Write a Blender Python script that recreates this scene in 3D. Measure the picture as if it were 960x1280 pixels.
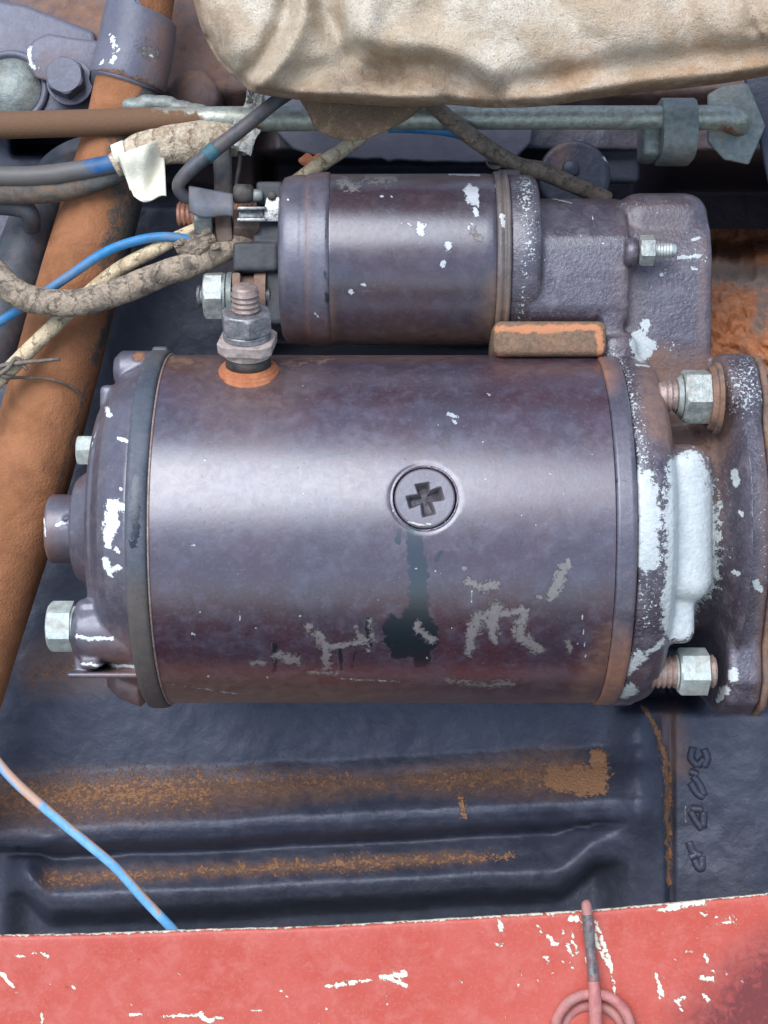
import bpy, bmesh, math, random
import numpy as np
from mathutils import Vector, Matrix

random.seed(3)
for o in list(bpy.data.objects): bpy.data.objects.remove(o)
SC = bpy.context.scene
COL = SC.collection
S = 0.00027          # metres per photo pixel on the motor's axis plane
D = 1900.0           # camera distance in the same units
TILT = math.radians(45)   # the camera looks 45 degrees down into the engine bay
ROT = Matrix(((1, 0, 0), (0, math.cos(TILT), -math.sin(TILT)), (0, math.sin(TILT), math.cos(TILT)))).to_4x4()

# ------------------------------------------------------------------ camera
cam = bpy.data.cameras.new('camera'); co = bpy.data.objects.new('camera', cam); COL.objects.link(co)
cam.sensor_fit = 'VERTICAL'; cam.sensor_height = 32; cam.angle = 2 * math.atan(640 / D)
cam.clip_start = 0.01; cam.clip_end = 100
co.matrix_world = ROT @ Matrix.Translation((0, 0, D * S))
SC.camera = co
# ------------------------------------------------------------------ world, sun, exposure
SUN = Vector((-0.27, -0.26, 0.92)).normalized()
el = math.asin(SUN.z); az = math.atan2(SUN.x, SUN.y)
w = bpy.data.worlds.new('World'); SC.world = w; w.use_nodes = True
nt = w.node_tree; bg = nt.nodes['Background']
sky = nt.nodes.new('ShaderNodeTexSky'); sky.sky_type = 'NISHITA'; sky.sun_disc = False
sky.sun_elevation = el; sky.sun_rotation = az; sky.dust_density = 1.2; sky.air_density = 1.0; sky.ozone_density = 1.2
hs = nt.nodes.new('ShaderNodeHueSaturation'); hs.inputs['Saturation'].default_value = 0.8
nt.links.new(sky.outputs[0], hs.inputs['Color']); nt.links.new(hs.outputs[0], bg.inputs[0])
bg.inputs[1].default_value = 0.11
sl = bpy.data.lights.new('sun', 'SUN'); sl.energy = 1.5; sl.angle = math.radians(46); sl.color = (0.98, 0.985, 1.0)
so = bpy.data.objects.new('sun', sl); COL.objects.link(so)
so.rotation_euler = SUN.to_track_quat('Z', 'Y').to_euler()
SC.view_settings.view_transform = 'Standard'; SC.view_settings.look = 'None'
SC.view_settings.exposure = 1.2; SC.view_settings.gamma = 1
LAMPS = {so, co}

# ------------------------------------------------------------------ coordinates
def F(px, py, z=0.0):
    k = (D - z) / D
    return Vector(((px - 480) * k * S, (640 - py) * k * S, z * S))
def W(x, y, z):                       # plain frame coordinates in pixels of the z=0 plane
    return Vector(((x - 480) * S, (640 - y) * S, z * S))
def pix(co3):
    z = co3[:, 2] / S; k = (D - z) / D
    return co3[:, 0] / S / k + 480, 640 - co3[:, 1] / S / k

def ss(a, b, x):
    t = np.clip((x - a) / (b - a), 0, 1); return t * t * (3 - 2 * t)
def soft_box(x, y, x0, x1, y0, y1, s=8):
    return ss(x0 - s, x0 + s, x) * (1 - ss(x1 - s, x1 + s, x)) * ss(y0 - s, y0 + s, y) * (1 - ss(y1 - s, y1 + s, y))
_T = np.random.RandomState(5).rand(256, 256)
def vn(x, y, seed=0):
    x = np.asarray(x, float) + seed * 17.3; y = np.asarray(y, float) + seed * 9.7
    xi = np.floor(x).astype(int); yi = np.floor(y).astype(int); fx = x - xi; fy = y - yi
    fx = fx * fx * (3 - 2 * fx); fy = fy * fy * (3 - 2 * fy)
    g = lambda a, b: _T[a % 256, b % 256]
    return (g(xi, yi) * (1 - fx) + g(xi + 1, yi) * fx) * (1 - fy) + (g(xi, yi + 1) * (1 - fx) + g(xi + 1, yi + 1) * fx) * fy
def fbm(x, y, o=4, seed=0):
    r = 0; a = 0.5
    for i in range(o):
        r = r + a * (vn(x, y, seed + i) - 0.5); x = x * 2.03; y = y * 2.03; a *= 0.5
    return r
def polyd(x, y, pts):
    best = np.full(np.shape(x), 1e9); tt = np.zeros(np.shape(x)); n = max(len(pts) - 1, 1)
    for i in range(n):
        a = pts[i]; b = pts[min(i + 1, len(pts) - 1)]
        dx, dy = b[0] - a[0], b[1] - a[1]; L = dx * dx + dy * dy
        t = np.clip(((x - a[0]) * dx + (y - a[1]) * dy) / L, 0, 1) if L > 0 else np.zeros(np.shape(x))
        d = np.hypot(x - a[0] - t * dx, y - a[1] - t * dy)
        m = d < best; best = np.where(m, d, best); tt = np.where(m, (i + t) / n, tt)
    return best, tt

# ------------------------------------------------------------------ mesh helpers
def thing(name, label, cat, at=(0, 0, 0), group=None):
    o = bpy.data.objects.new(name, None); COL.objects.link(o); o.empty_display_size = 0.01
    o.location = W(*at); o['label'] = label; o['category'] = cat
    if group: o['group'] = group
    return o
def sub(name, parent, at=None):
    raise NotImplementedError
def root_off(p):
    v = Vector((0, 0, 0))
    while p is not None: v += p.location; p = p.parent
    return v
def mk(name, vf, mat, parent=None, label=None, cat=None, smooth=True, group=None, kind=None):
    verts, faces = vf
    me = bpy.data.meshes.new(name)
    if isinstance(verts, np.ndarray): verts = verts.tolist()
    me.from_pydata([tuple(v) for v in verts], [], [tuple(f) for f in faces]); me.update()
    return mko(name, me, mat, parent, label, cat, smooth, group, kind)
def mko(name, me, mat, parent=None, label=None, cat=None, smooth=True, group=None, kind=None):
    bm = bmesh.new(); bm.from_mesh(me); bmesh.ops.recalc_face_normals(bm, faces=bm.faces); bm.to_mesh(me); bm.free()
    if smooth is True: me.polygons.foreach_set('use_smooth', [True] * len(me.polygons))
    me.materials.clear(); me.materials.append(mat)
    o = bpy.data.objects.new(name, me); COL.objects.link(o)
    if parent:
        o.parent = parent; o.location = -root_off(parent)
    if isinstance(smooth, (int, float)) and smooth is not True and smooth:
        sharp_by_angle(me, smooth)
    if label: o['label'] = label
    if cat: o['category'] = cat
    if group: o['group'] = group
    if kind: o['kind'] = kind
    return o
def sharp_by_angle(me, deg):
    me.polygons.foreach_set('use_smooth', [True] * len(me.polygons))
    me.set_sharp_from_angle(angle=math.radians(deg))
def co_of(me):
    a = np.empty(len(me.vertices) * 3, 'f'); me.vertices.foreach_get('co', a); return a.reshape(-1, 3).astype(float)
def no_of(me):
    a = np.empty(len(me.vertices) * 3, 'f'); me.vertices.foreach_get('normal', a); return a.reshape(-1, 3).astype(float)
def setattrf(o, name, vals):
    me = o.data
    at = me.attributes.get(name) or me.attributes.new(name, 'FLOAT', 'POINT')
    at.data.foreach_set('value', np.asarray(vals, 'f'))
def mark(o, name, strokes, front=True, add=None):
    """wear marks: strokes are (points, radius[, strength]); the value is 0.5 on the outline of the mark"""
    c = co_of(o.data); x, y = pix(c); val = np.zeros(len(x))
    for st in strokes:
        pts, r = st[0], st[1]; k = st[2] if len(st) > 2 else 1.0
        rm = min(7.0, max(r) if isinstance(r, (list, tuple)) else r)
        wx = x + rm * 1.5 * fbm(x / (rm * 1.3 + 2), y / (rm * 1.3 + 2), 4, 31); wy = y + rm * 1.5 * fbm(x / (rm * 1.3 + 2) + 40, y / (rm * 1.3 + 2), 4, 37)
        d, t = polyd(wx, wy, pts)
        rr = r if not isinstance(r, (list, tuple)) else np.interp(t, np.linspace(0, 1, len(r)), r)
        val = np.maximum(val, np.clip(1 - d / (2 * rr), 0, 1) * k)
    if add is not None: val = np.maximum(val, add(x, y, c))
    if front:
        n = no_of(o.data); val *= np.clip((n[:, 2] + 0.25) * 4, 0, 1)
    at = o.data.attributes.get(name)
    if at:
        old = np.empty(len(x), 'f'); at.data.foreach_get('value', old); val = np.maximum(val, old)
    setattrf(o, name, val)

def basis(axis, ref=Vector((0, 0, 1))):
    a = Vector(axis).normalized()
    if abs(a.dot(ref)) > 0.95: ref = Vector((0, 1, 0))
    u = ref.cross(a).normalized(); v = a.cross(u); return a, u, v
def lathe(profile, origin, axis, n=64, rfun=None):
    """profile [(t, r)] in pixels along axis from origin (a frame vector)"""
    a, u, v = basis(axis); verts = []; faces = []
    for t, r in profile:
        for j in range(n):
            th = 2 * math.pi * j / n
            rr = rfun(t, r, th) if rfun else r
            verts.append(origin + a * (t * S) + (u * math.cos(th) + v * math.sin(th)) * (rr * S))
    m = len(profile)
    for i in range(m - 1):
        for j in range(n):
            k = (j + 1) % n; faces.append((i * n + j, i * n + k, (i + 1) * n + k, (i + 1) * n + j))
    faces.append(tuple(range(n))[::-1]); faces.append(tuple((m - 1) * n + j for j in range(n)))
    return verts, faces
def xl(profile, y, z, n=96):              # lathe along the photo's x axis, profile in frame x
    return lathe([(x - 480, r) for x, r in profile], W(480, y, z), (1, 0, 0), n)
def dense(profile, step=4):
    out = [profile[0]]
    for (a, b), (c, d) in zip(profile[:-1], profile[1:]):
        k = max(1, int(math.hypot(c - a, d - b) / step))
        for i in range(1, k + 1): out.append((a + (c - a) * i / k, b + (d - b) * i / k))
    return out
def hexnut(origin, axis, t0, t1, a, chamfer_lo=True, chamfer_hi=True, rot=0, n=72):
    L = t1 - t0; prof = []
    for s in (0, .06, .14, .25, .5, .75, .86, .94, 1): prof.append((t0 + s * L, s))
    def rf(t, r, th):
        h = a / math.cos(((th + rot) % (math.pi / 3)) - math.pi / 6)
        c = 9e9
        if chamfer_lo: c = min(c, a * 0.97 + (t - t0) * 1.7)
        if chamfer_hi: c = min(c, a * 0.97 + (t1 - t) * 1.7)
        return min(h, c)
    return lathe([(t, 1) for t, s in prof], origin, axis, n, rf)
def threads(t0, t1, r, pitch=5.0, depth=2.2, end=2.5):
    p = [(t0, 0.001), (t0, r - depth)]; t = t0
    while t + pitch <= t1 - end:
        p += [(t + pitch * .12, r - depth), (t + pitch * .42, r), (t + pitch * .6, r), (t + pitch * .92, r - depth)]; t += pitch
    p += [(t1 - end, r - depth * .6), (t1, r - depth - 1.5), (t1 + .2, 0.001)]
    return p
def crom(pts, n=10):
    P = [np.array(p, float) for p in pts]; P = [2 * P[0] - P[1]] + P + [2 * P[-1] - P[-2]]; out = []
    for i in range(1, len(P) - 2):
        for j in range(n):
            t = j / n; a, b, c, d = P[i - 1:i + 3]
            out.append(0.5 * (2 * b + (c - a) * t + (2 * a - 5 * b + 4 * c - d) * t * t + (3 * b - a - 3 * c + d) * t ** 3))
    out.append(P[-2]); return out
def tube(pts, n=16, sub_=10, wob=0.0, seed=0, flat=1.0, rfun=None):
    """pts (px, py, z, r)"""
    P = crom(pts, sub_); C = [F(p[0], p[1], p[2]) for p in P]; R = [max(p[3], .3) for p in P]
    verts = []; faces = []; ul = []; va = []; L = 0
    T0 = (C[1] - C[0]).normalized(); u = basis(T0)[1]
    for i, c in enumerate(C):
        T = (C[min(i + 1, len(C) - 1)] - C[max(i - 1, 0)]).normalized()
        u = (u - T * u.dot(T)).normalized(); v = T.cross(u)
        if i: L += (c - C[i - 1]).length / S
        for j in range(n):
            th = 2 * math.pi * j / n; r = R[i]
            if rfun: r *= rfun(L, th)
            if wob: r *= 1 + wob * float(fbm(L / (R[i] * 1.1), th * 1.2 + 5, 3, seed))
            verts.append(c + (u * math.cos(th) * flat + v * math.sin(th)) * (r * S)); ul.append(L / 100); va.append(th)
    m = len(C)
    for i in range(m - 1):
        for j in range(n):
            k = (j + 1) % n; faces.append((i * n + j, i * n + k, (i + 1) * n + k, (i + 1) * n + j))
    faces.append(tuple(range(n))[::-1]); faces.append(tuple((m - 1) * n + j for j in range(n)))
    return (verts, faces), ul, va
def mktube(name, pts, mat, parent=None, **kw):
    tk = {k: kw.pop(k) for k in ('n', 'sub_', 'wob', 'seed', 'flat', 'rfun') if k in kw}
    vf, ul, va = tube(pts, **tk); o = mk(name, vf, mat, parent, **kw)
    setattrf(o, 'ul', ul); setattrf(o, 'va', va); return o
def rbox(c0, c1, r=4, seg=2, rot=None, taper=None):
    """rounded box between frame corners given as pixel-frame (x, y, z)"""
    bm = bmesh.new(); bmesh.ops.create_cube(bm, size=1)
    a = W(*c0); b = W(*c1); cen = (a + b) / 2; sz = Vector((abs(b.x - a.x), abs(b.y - a.y), abs(b.z - a.z)))
    for v in bm.verts:
        v.co = Vector((v.co.x * sz.x, v.co.y * sz.y, v.co.z * sz.z))
        if taper and v.co.z > 0: v.co.x *= taper; v.co.y *= taper
    bmesh.ops.bevel(bm, geom=list(bm.edges) + list(bm.verts), offset=min(r * S, min(sz) * .45), segments=seg, profile=0.5, affect='EDGES')
    if rot is not None: bmesh.ops.rotate(bm, verts=bm.verts, cent=(0, 0, 0), matrix=Matrix.Rotation(math.radians(rot), 3, 'Z'))
    bmesh.ops.translate(bm, verts=bm.verts, vec=cen)
    vs = [v.co.copy() for v in bm.verts]; bm.verts.index_update(); fs = [tuple(v.index for v in f.verts) for f in bm.faces]; bm.free()
    return vs, fs
def prism(poly, z0, z1, r=0, seg=2, axis='z', px=True):
    """extrude a polygon. axis z: poly is (px, py) ; axis x: poly is (y, z) and z0,z1 are frame x"""
    bm = bmesh.new()
    if axis == 'z': lo = [F(x, y, z0) for x, y in poly]; hi = [F(x, y, z1) for x, y in poly]
    else: lo = [W(z0, y, z) for y, z in poly]; hi = [W(z1, y, z) for y, z in poly]
    L = [bm.verts.new(v) for v in lo]; H = [bm.verts.new(v) for v in hi]; n = len(L)
    bm.faces.new(L[::-1]); top = bm.faces.new(H)
    for i in range(n): bm.faces.new((L[i], L[(i + 1) % n], H[(i + 1) % n], H[i]))
    bmesh.ops.recalc_face_normals(bm, faces=bm.faces)
    if r:
        es = [e for e in bm.edges if e.calc_face_angle(0) > math.radians(40)]
        bmesh.ops.bevel(bm, geom=es, offset=r * S, segments=seg, profile=0.5, affect='EDGES', clamp_overlap=True)
    bm.verts.index_update(); vs = [v.co.copy() for v in bm.verts]; fs = [tuple(v.index for v in f.verts) for f in bm.faces]; bm.free()
    return vs, fs
def join(*vfs):
    V = []; Fc = []
    for v, f in vfs:
        k = len(V); V += list(v); Fc += [tuple(i + k for i in q) for q in f]
    return V, Fc
def fuse(name, vfs, voxel=3.0, smooth=5):
    """weld closed solids into one cast surface with rounded inner corners"""
    v, f = join(*vfs); me = bpy.data.meshes.new(name)
    me.from_pydata([tuple(q) for q in v], [], f)
    bm = bmesh.new(); bm.from_mesh(me); bmesh.ops.recalc_face_normals(bm, faces=bm.faces); bm.to_mesh(me); bm.free()
    o = bpy.data.objects.new('tmp', me); COL.objects.link(o)
    m = o.modifiers.new('r', 'REMESH'); m.mode = 'VOXEL'; m.voxel_size = voxel * S
    s = o.modifiers.new('s', 'SMOOTH'); s.iterations = smooth; s.factor = 0.5
    dg = bpy.context.evaluated_depsgraph_get(); dg.update()
    out = bpy.data.meshes.new_from_object(o.evaluated_get(dg)); out.name = name
    bpy.data.objects.remove(o); bpy.data.meshes.remove(me); return out
def grid(nx, ny, f):
    vs = [f(i / (nx - 1), j / (ny - 1)) for j in range(ny) for i in range(nx)]
    fs = [(j * nx + i, j * nx + i + 1, (j + 1) * nx + i + 1, (j + 1) * nx + i) for j in range(ny - 1) for i in range(nx - 1)]
    return vs, fs
def hfield(xs, ys, zf):
    X, Y = np.meshgrid(xs, ys); Z = zf(X, Y); K = (D - Z) / D
    V = np.stack([(X - 480) * K * S, (640 - Y) * K * S, Z * S], -1).reshape(-1, 3)
    nx, ny = len(xs), len(ys); i = np.arange(ny - 1)[:, None] * nx + np.arange(nx - 1)[None]
    Fc = np.stack([i, i + nx, i + nx + 1, i + 1], -1).reshape(-1, 4)
    return V.tolist(), Fc.tolist()

# ------------------------------------------------------------------ materials
class Mat:
    def __init__(s, name, scale=1.0):
        s.m = bpy.data.materials.new(name); s.m.use_nodes = True; s.nt = s.m.node_tree; s.N = s.nt.nodes; s.L = s.nt.links
        s.b = s.N['Principled BSDF']; tc = s.N.new('ShaderNodeTexCoord'); mp = s.N.new('ShaderNodeMapping')
        k = scale / (100 * S); mp.inputs['Scale'].default_value = (k, k, k); s.L.new(tc.outputs['Object'], mp.inputs[0]); s.co = mp.outputs[0]
    def put(s, sock, v):
        if isinstance(v, bpy.types.NodeSocket): s.L.new(v, sock)
        elif isinstance(v, (tuple, list)): sock.default_value = tuple(v) + ((1,) if len(v) == 3 and sock.type == 'RGBA' else ())
        else: sock.default_value = v
    def noise(s, scale, detail=4, rough=0.55, dist=0.0, co=None, stretch=None, color=False):
        n = s.N.new('ShaderNodeTexNoise'); c = co or s.co
        if stretch:
            mp = s.N.new('ShaderNodeMapping'); mp.inputs['Scale'].default_value = stretch; s.L.new(c, mp.inputs[0]); c = mp.outputs[0]
        s.L.new(c, n.inputs['Vector']); n.inputs['Scale'].default_value = scale; n.inputs['Detail'].default_value = detail
        n.inputs['Roughness'].default_value = rough; n.inputs['Distortion'].default_value = dist
        return n.outputs['Color' if color else 'Fac']
    def vor(s, scale, feature='F1', rnd=1.0):
        n = s.N.new('ShaderNodeTexVoronoi'); s.L.new(s.co, n.inputs['Vector']); n.inputs['Scale'].default_value = scale; n.feature = feature
        n.inputs['Randomness'].default_value = rnd; return n.outputs['Distance']
    def rng(s, v, a, b, c=0.0, d=1.0):
        n = s.N.new('ShaderNodeMapRange'); n.interpolation_type = 'SMOOTHSTEP'; s.put(n.inputs[0], v)
        for i, q in enumerate((a, b, c, d)): n.inputs[i + 1].default_value = q
        return n.outputs[0]
    def math(s, op, a, b=0.0, clamp=False):
        n = s.N.new('ShaderNodeMath'); n.operation = op; s.put(n.inputs[0], a); s.put(n.inputs[1], b); n.use_clamp = clamp; return n.outputs[0]
    def mix(s, f, a, b):
        n = s.N.new('ShaderNodeMix'); n.data_type = 'RGBA'; s.put(n.inputs[0], f); s.put(n.inputs[6], a); s.put(n.inputs[7], b); return n.outputs[2]
    def fmix(s, f, a, b):
        n = s.N.new('ShaderNodeMix'); s.put(n.inputs[0], f); s.put(n.inputs[2], a); s.put(n.inputs[3], b); return n.outputs[0]
    def attr(s, name):
        n = s.N.new('ShaderNodeAttribute'); n.attribute_name = name; return n.outputs['Fac']
    def mask(s, name, noise, k=0.9, w=0.03):
        return s.rng(s.math('ADD', s.attr(name), s.math('MULTIPLY', s.math('SUBTRACT', noise, 0.5), k)), 0.5 - w, 0.5 + w)
    def bump(s, h, dist, strength=1.0, prev=None):
        n = s.N.new('ShaderNodeBump'); n.inputs['Strength'].default_value = strength; n.inputs['Distance'].default_value = dist * S
        s.L.new(h, n.inputs['Height'])
        if prev: s.L.new(prev, n.inputs['Normal'])
        return n.outputs[0]
    def done(s, col, rough, normal=None, metal=0.0, spec=0.5, coat=0.0, sheen=0.0, spect=(1, 1, 1)):
        s.put(s.b.inputs['Base Color'], col); s.put(s.b.inputs['Roughness'], rough); s.put(s.b.inputs['Metallic'], metal)
        s.b.inputs['Specular IOR Level'].default_value = spec; s.b.inputs['Coat Weight'].default_value = coat
        s.b.inputs['Coat Roughness'].default_value = 0.3; s.b.inputs['Specular Tint'].default_value = spect + (1,); s.b.inputs['Sheen Weight'].default_value = sheen
        if normal: s.L.new(normal, s.b.inputs['Normal'])
        return s.m

PRIMER = (0.50, 0.53, 0.55); EARTH = (0.30, 0.125, 0.05)
def painted(name, c1, c2, rough=0.36, dust=(0.19, 0.16, 0.17), dusta=0.35, chip=PRIMER, dirt=EARTH, grain=0.5, gscale=14, specks=0.0, coat=0.0, spec=0.6, rvar=0.12, dark=(0.008, 0.014, 0.02), wob=0.0, dscale=11, dk_=1.5, dw=0.12, ck=0.55):
    m = Mat(name)
    n1 = m.noise(0.9, 5, 0.6, 0.3); n2 = m.noise(4.5, 6, 0.65, 0.4); n3 = m.noise(26, 4, 0.6); n4 = m.noise(9, 7, 0.7, 0.6)
    c = m.mix(m.rng(n1, 0.35, 0.65), c1, c2)
    c = m.mix(m.math('MULTIPLY', m.rng(n2, 0.42, 0.75), dusta), c, dust)
    c = m.mix(m.math('MULTIPLY', m.rng(n3, 0.5, 0.75), dusta * 0.9), c, dust); c = m.mix(m.math('MULTIPLY', m.rng(m.noise(7, 8, 0.8, 1.5), 0.52, 0.70), 0.22), c, tuple(q * 0.6 for q in c2))
    r = m.math('ADD', rough, m.math('MULTIPLY', m.math('SUBTRACT', n2, 0.5), rvar * 2))
    scr = m.math('MAXIMUM', m.rng(m.noise(2.2, 5, 0.6, 1.2, stretch=(1.0, 16, 4)), 0.66, 0.70), m.rng(m.noise(1.8, 5, 0.6, 1.0, stretch=(15, 1.6, 2)), 0.68, 0.71))
    scr = m.math('MULTIPLY', scr, m.rng(n4, 0.4, 0.6)); c = m.mix(m.math('MULTIPLY', scr, 0.35), c, tuple(min(1, q * 1.25) for q in dust))
    pit = m.rng(m.noise(24, 2, 0.5, 0.3), 0.74, 0.80); c = m.mix(m.math('MULTIPLY', pit, 0.55), c, tuple(q * 0.3 for q in c1)); r = m.math('ADD', r, m.math('MULTIPLY', m.rng(n4, 0.35, 0.7), 0.10))
    # haze of thin dust (a dark maroon tone on the red panel), then thick dirt
    haze = m.math('MULTIPLY', m.attr('haze'), m.rng(n4, 0.25, 0.75, 0.35, 1.0), True)
    c = m.mix(haze, c, dirt); r = m.fmix(haze, r, 0.85)
    dk = m.mask('dark', n4, 0.9, 0.03); c = m.mix(dk, c, dark); r = m.fmix(dk, r, 0.3)
    di = m.mask('dirt', m.noise(dscale, 8, 0.75, 0.5), dk_, dw); dcol = m.mix(n3, tuple(x * 0.75 for x in dirt), tuple(min(1, x * 1.3) for x in dirt))
    c = m.mix(di, c, dcol); r = m.fmix(di, r, 0.95)
    fine = m.noise(30, 3, 0.6, 0.3)
    ch = m.mask('chip', m.rng(m.noise(15, 8, 0.8, 0.5), 0.28, 0.72), ck, 0.03)
    sp = m.rng(m.math('ADD', m.attr('spk'), m.math('MULTIPLY', m.math('SUBTRACT', fine, 0.5), 2.2)), 0.62, 0.70)
    if specks:
        s2 = m.rng(m.noise(16, 2, 0.5, 0.6), 0.80 - specks * 0.1, 0.82 - specks * 0.1); sp = m.math('MAXIMUM', sp, s2)
    ch = m.math('MAXIMUM', ch, sp)
    cc = m.mix(m.rng(n4, 0.3, 0.7), tuple(x * 0.78 for x in chip), chip)
    gy = m.mask('grey', m.rng(m.noise(16, 8, 0.8, 0.6), 0.3, 0.7), 1.0, 0.06)
    c = m.mix(gy, c, m.mix(n4, (0.09, 0.075, 0.07), (0.22, 0.20, 0.19))); r = m.fmix(gy, r, 0.7)
    c = m.mix(ch, c, cc); r = m.fmix(ch, r, 0.6)
    h = m.math('ADD', m.math('MULTIPLY', n3, 0.35), m.math('MULTIPLY', m.noise(gscale, 3, 0.6), 1.0))
    nb = m.bump(h, 1.5, grain)
    if wob: nb = m.bump(n2, 10, wob, nb)
    nb = m.bump(m.math('MAXIMUM', m.math('MAXIMUM', ch, gy), 0.0), -1.6, 0.8, nb)
    nb = m.bump(m.math('MULTIPLY', di, n3), 5, 0.7, nb)
    return m.done(c, r, nb, 0.0, spec, coat, 0, (0.82, 0.88, 1.0))
def zinc(name, c1, c2, rough=0.38, metal=0.75, rust=(0.16, 0.085, 0.05), rusta=0.5, bumpk=0.4):
    m = Mat(name); n1 = m.noise(3.5, 5, 0.6, 0.4); n2 = m.noise(12, 6, 0.7); n3 = m.noise(40, 3, 0.6)
    c = m.mix(m.rng(n2, 0.3, 0.7), c1, c2); f = m.math('MULTIPLY', m.rng(n1, 0.45, 0.7), rusta); f = m.math('MAXIMUM', f, m.mask('dirt', n2, 1.2, 0.15))
    c = m.mix(f, c, m.mix(n3, rust, tuple(min(1, x * 1.6) for x in rust)))
    r = m.fmix(f, m.math('ADD', rough, m.math('MULTIPLY', m.math('SUBTRACT', n2, .5), .3)), 0.85)
    return m.done(c, r, m.bump(m.math('ADD', n2, n3), 1.5, bumpk), m.fmix(f, metal, 0.1), 0.5)
def dull(name, c1, c2, rough=0.8, sc=6, bumpk=0.5, dirt=EARTH, dirta=0.0, fine=30, spec=0.4, sheen=0.0, bd=2.0, dirt2=None):
    m = Mat(name); n1 = m.noise(sc, 6, 0.65, 0.4); n2 = m.noise(fine, 4, 0.6); n3 = m.noise(2.2, 6, 0.7, 0.5)
    c = m.mix(m.rng(n1, 0.3, 0.7), c1, c2); f = m.math('MULTIPLY', m.rng(n3, 0.42, 0.65), dirta)
    f = m.math('MAXIMUM', f, m.mask('dirt', m.noise(9, 8, 0.75, 0.4), 1.3, 0.2))
    c = m.mix(f, c, m.mix(n2, dirt, dirt2 or tuple(min(1, x * 1.4) for x in dirt)))
    ch = m.mask('chip', n1, 0.7, 0.03); c = m.mix(ch, c, PRIMER)
    return m.done(c, rough, m.bump(m.math('ADD', n1, m.math('MULTIPLY', n2, .6)), bd, bumpk), 0, spec, 0, sheen)
def wrapped(name, c1, c2, freq=4.0, rough=0.7, lean=0.4, dirt=(0.12, 0.08, 0.05), dirta=0.6, depth=4):
    """tape or braid wound round a cable, driven by the length along it"""
    m = Mat(name); n1 = m.noise(5, 6, 0.7, 0.5); n2 = m.noise(22, 5, 0.65)
    ph = m.math('ADD', m.math('MULTIPLY', m.attr('ul'), freq), m.math('ADD', m.math('MULTIPLY', m.attr('va'), lean / 2), m.math('MULTIPLY', n1, 2.2)))
    fr = m.math('FRACT', ph); edge = m.rng(fr, 0.0, 0.12)
    c = m.mix(m.rng(n2, 0.3, 0.7), c1, c2)
    c = m.mix(m.math('MULTIPLY', m.math('SUBTRACT', 1.0, edge), 0.7), c, dirt)
    c = m.mix(m.math('MULTIPLY', m.rng(n1, 0.45, 0.62), dirta), c, dirt)
    h = m.math('ADD', m.math('MULTIPLY', edge, 1.0), m.math('ADD', m.math('MULTIPLY', fr, -0.6), m.math('MULTIPLY', n2, .7)))
    return m.done(c, rough, m.bump(h, depth, 0.7), 0, 0.4)

MAROON1 = (0.050, 0.019, 0.026); MAROON2 = (0.040, 0.027, 0.040)
M_yoke = painted('maroon_enamel', MAROON1, MAROON2, 0.31, dusta=0.28, grain=0.07, gscale=24, coat=0.9, spec=1.0, rvar=0.12, dust=(0.14, 0.14, 0.20), dirt=(0.19, 0.095, 0.045), chip=(0.42, 0.45, 0.47))
M_sol = painted('maroon_solenoid_enamel', (0.05, 0.028, 0.034), (0.038, 0.032, 0.045), 0.24, dusta=0.22, grain=0.10, coat=0.6, spec=0.7, dust=(0.14, 0.13, 0.16), dirt=(0.2, 0.12, 0.07))
M_cap = painted('slate_purple_enamel', (0.055, 0.048, 0.066), (0.075, 0.07, 0.095), 0.38, dusta=0.35, grain=0.25, spec=0.9, coat=0.4, chip=(0.7, 0.74, 0.74))
M_cast = painted('painted_cast_iron', (0.042, 0.028, 0.040), (0.055, 0.045, 0.06), 0.38, dusta=0.45, spec=0.9, coat=0.4, dust=(0.19, 0.17, 0.19), grain=0.85, gscale=20, specks=0.25, chip=(0.50, 0.54, 0.53), dirt=(0.19, 0.10, 0.06))
M_band = painted('greenish_rubber_band', (0.045, 0.055, 0.07), (0.07, 0.082, 0.10), 0.5, dusta=0.3, grain=0.2, dirt=(0.12, 0.085, 0.05))
M_block = painted('blue_black_block_paint', (0.030, 0.034, 0.052), (0.042, 0.047, 0.070), 0.45, dusta=0.22, dust=(0.10, 0.10, 0.13), grain=0.5, gscale=12, dirt=(0.31, 0.155, 0.075), wob=0.15, dscale=17, dk_=2.3, dw=0.05)
M_block2 = painted('grey_blue_bracket_paint', (0.085, 0.09, 0.12), (0.12, 0.12, 0.155), 0.45, dusta=0.3, grain=0.4, chip=(0.75, 0.76, 0.74), dirt=(0.25, 0.12, 0.06))
M_red = painted('faded_red_panel_paint', (0.42, 0.064, 0.038), (0.46, 0.088, 0.060), 0.42, dust=(0.50, 0.15, 0.12), dusta=0.55, chip=(0.82, 0.78, 0.62), dirt=(0.15, 0.035, 0.035), grain=0.08, spec=0.4, ck=0.9)  # dirt slot holds the dark maroon of the corner patch
M_zinc = zinc('dull_zinc', (0.42, 0.45, 0.44), (0.62, 0.66, 0.64), 0.42, 0.6, rusta=0.3)
M_zincw = zinc('pale_zinc', (0.34, 0.40, 0.37), (0.52, 0.58, 0.55), 0.5, 0.25, rusta=0.4)
M_nut = zinc('grey_green_nut', (0.22, 0.26, 0.25), (0.45, 0.48, 0.45), 0.45, 0.4, rusta=0.65)
M_steel = zinc('dark_steel', (0.16, 0.165, 0.18), (0.33, 0.34, 0.36), 0.4, 0.6, rusta=0.35)
M_rod = zinc('rusty_thread', (0.26, 0.18, 0.16), (0.42, 0.34, 0.30), 0.5, 0.5, rust=(0.2, 0.10, 0.06), rusta=0.6)
M_copper = zinc('copper_thread', (0.35, 0.15, 0.10), (0.5, 0.27, 0.2), 0.45, 0.6, rusta=0.4)
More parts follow.
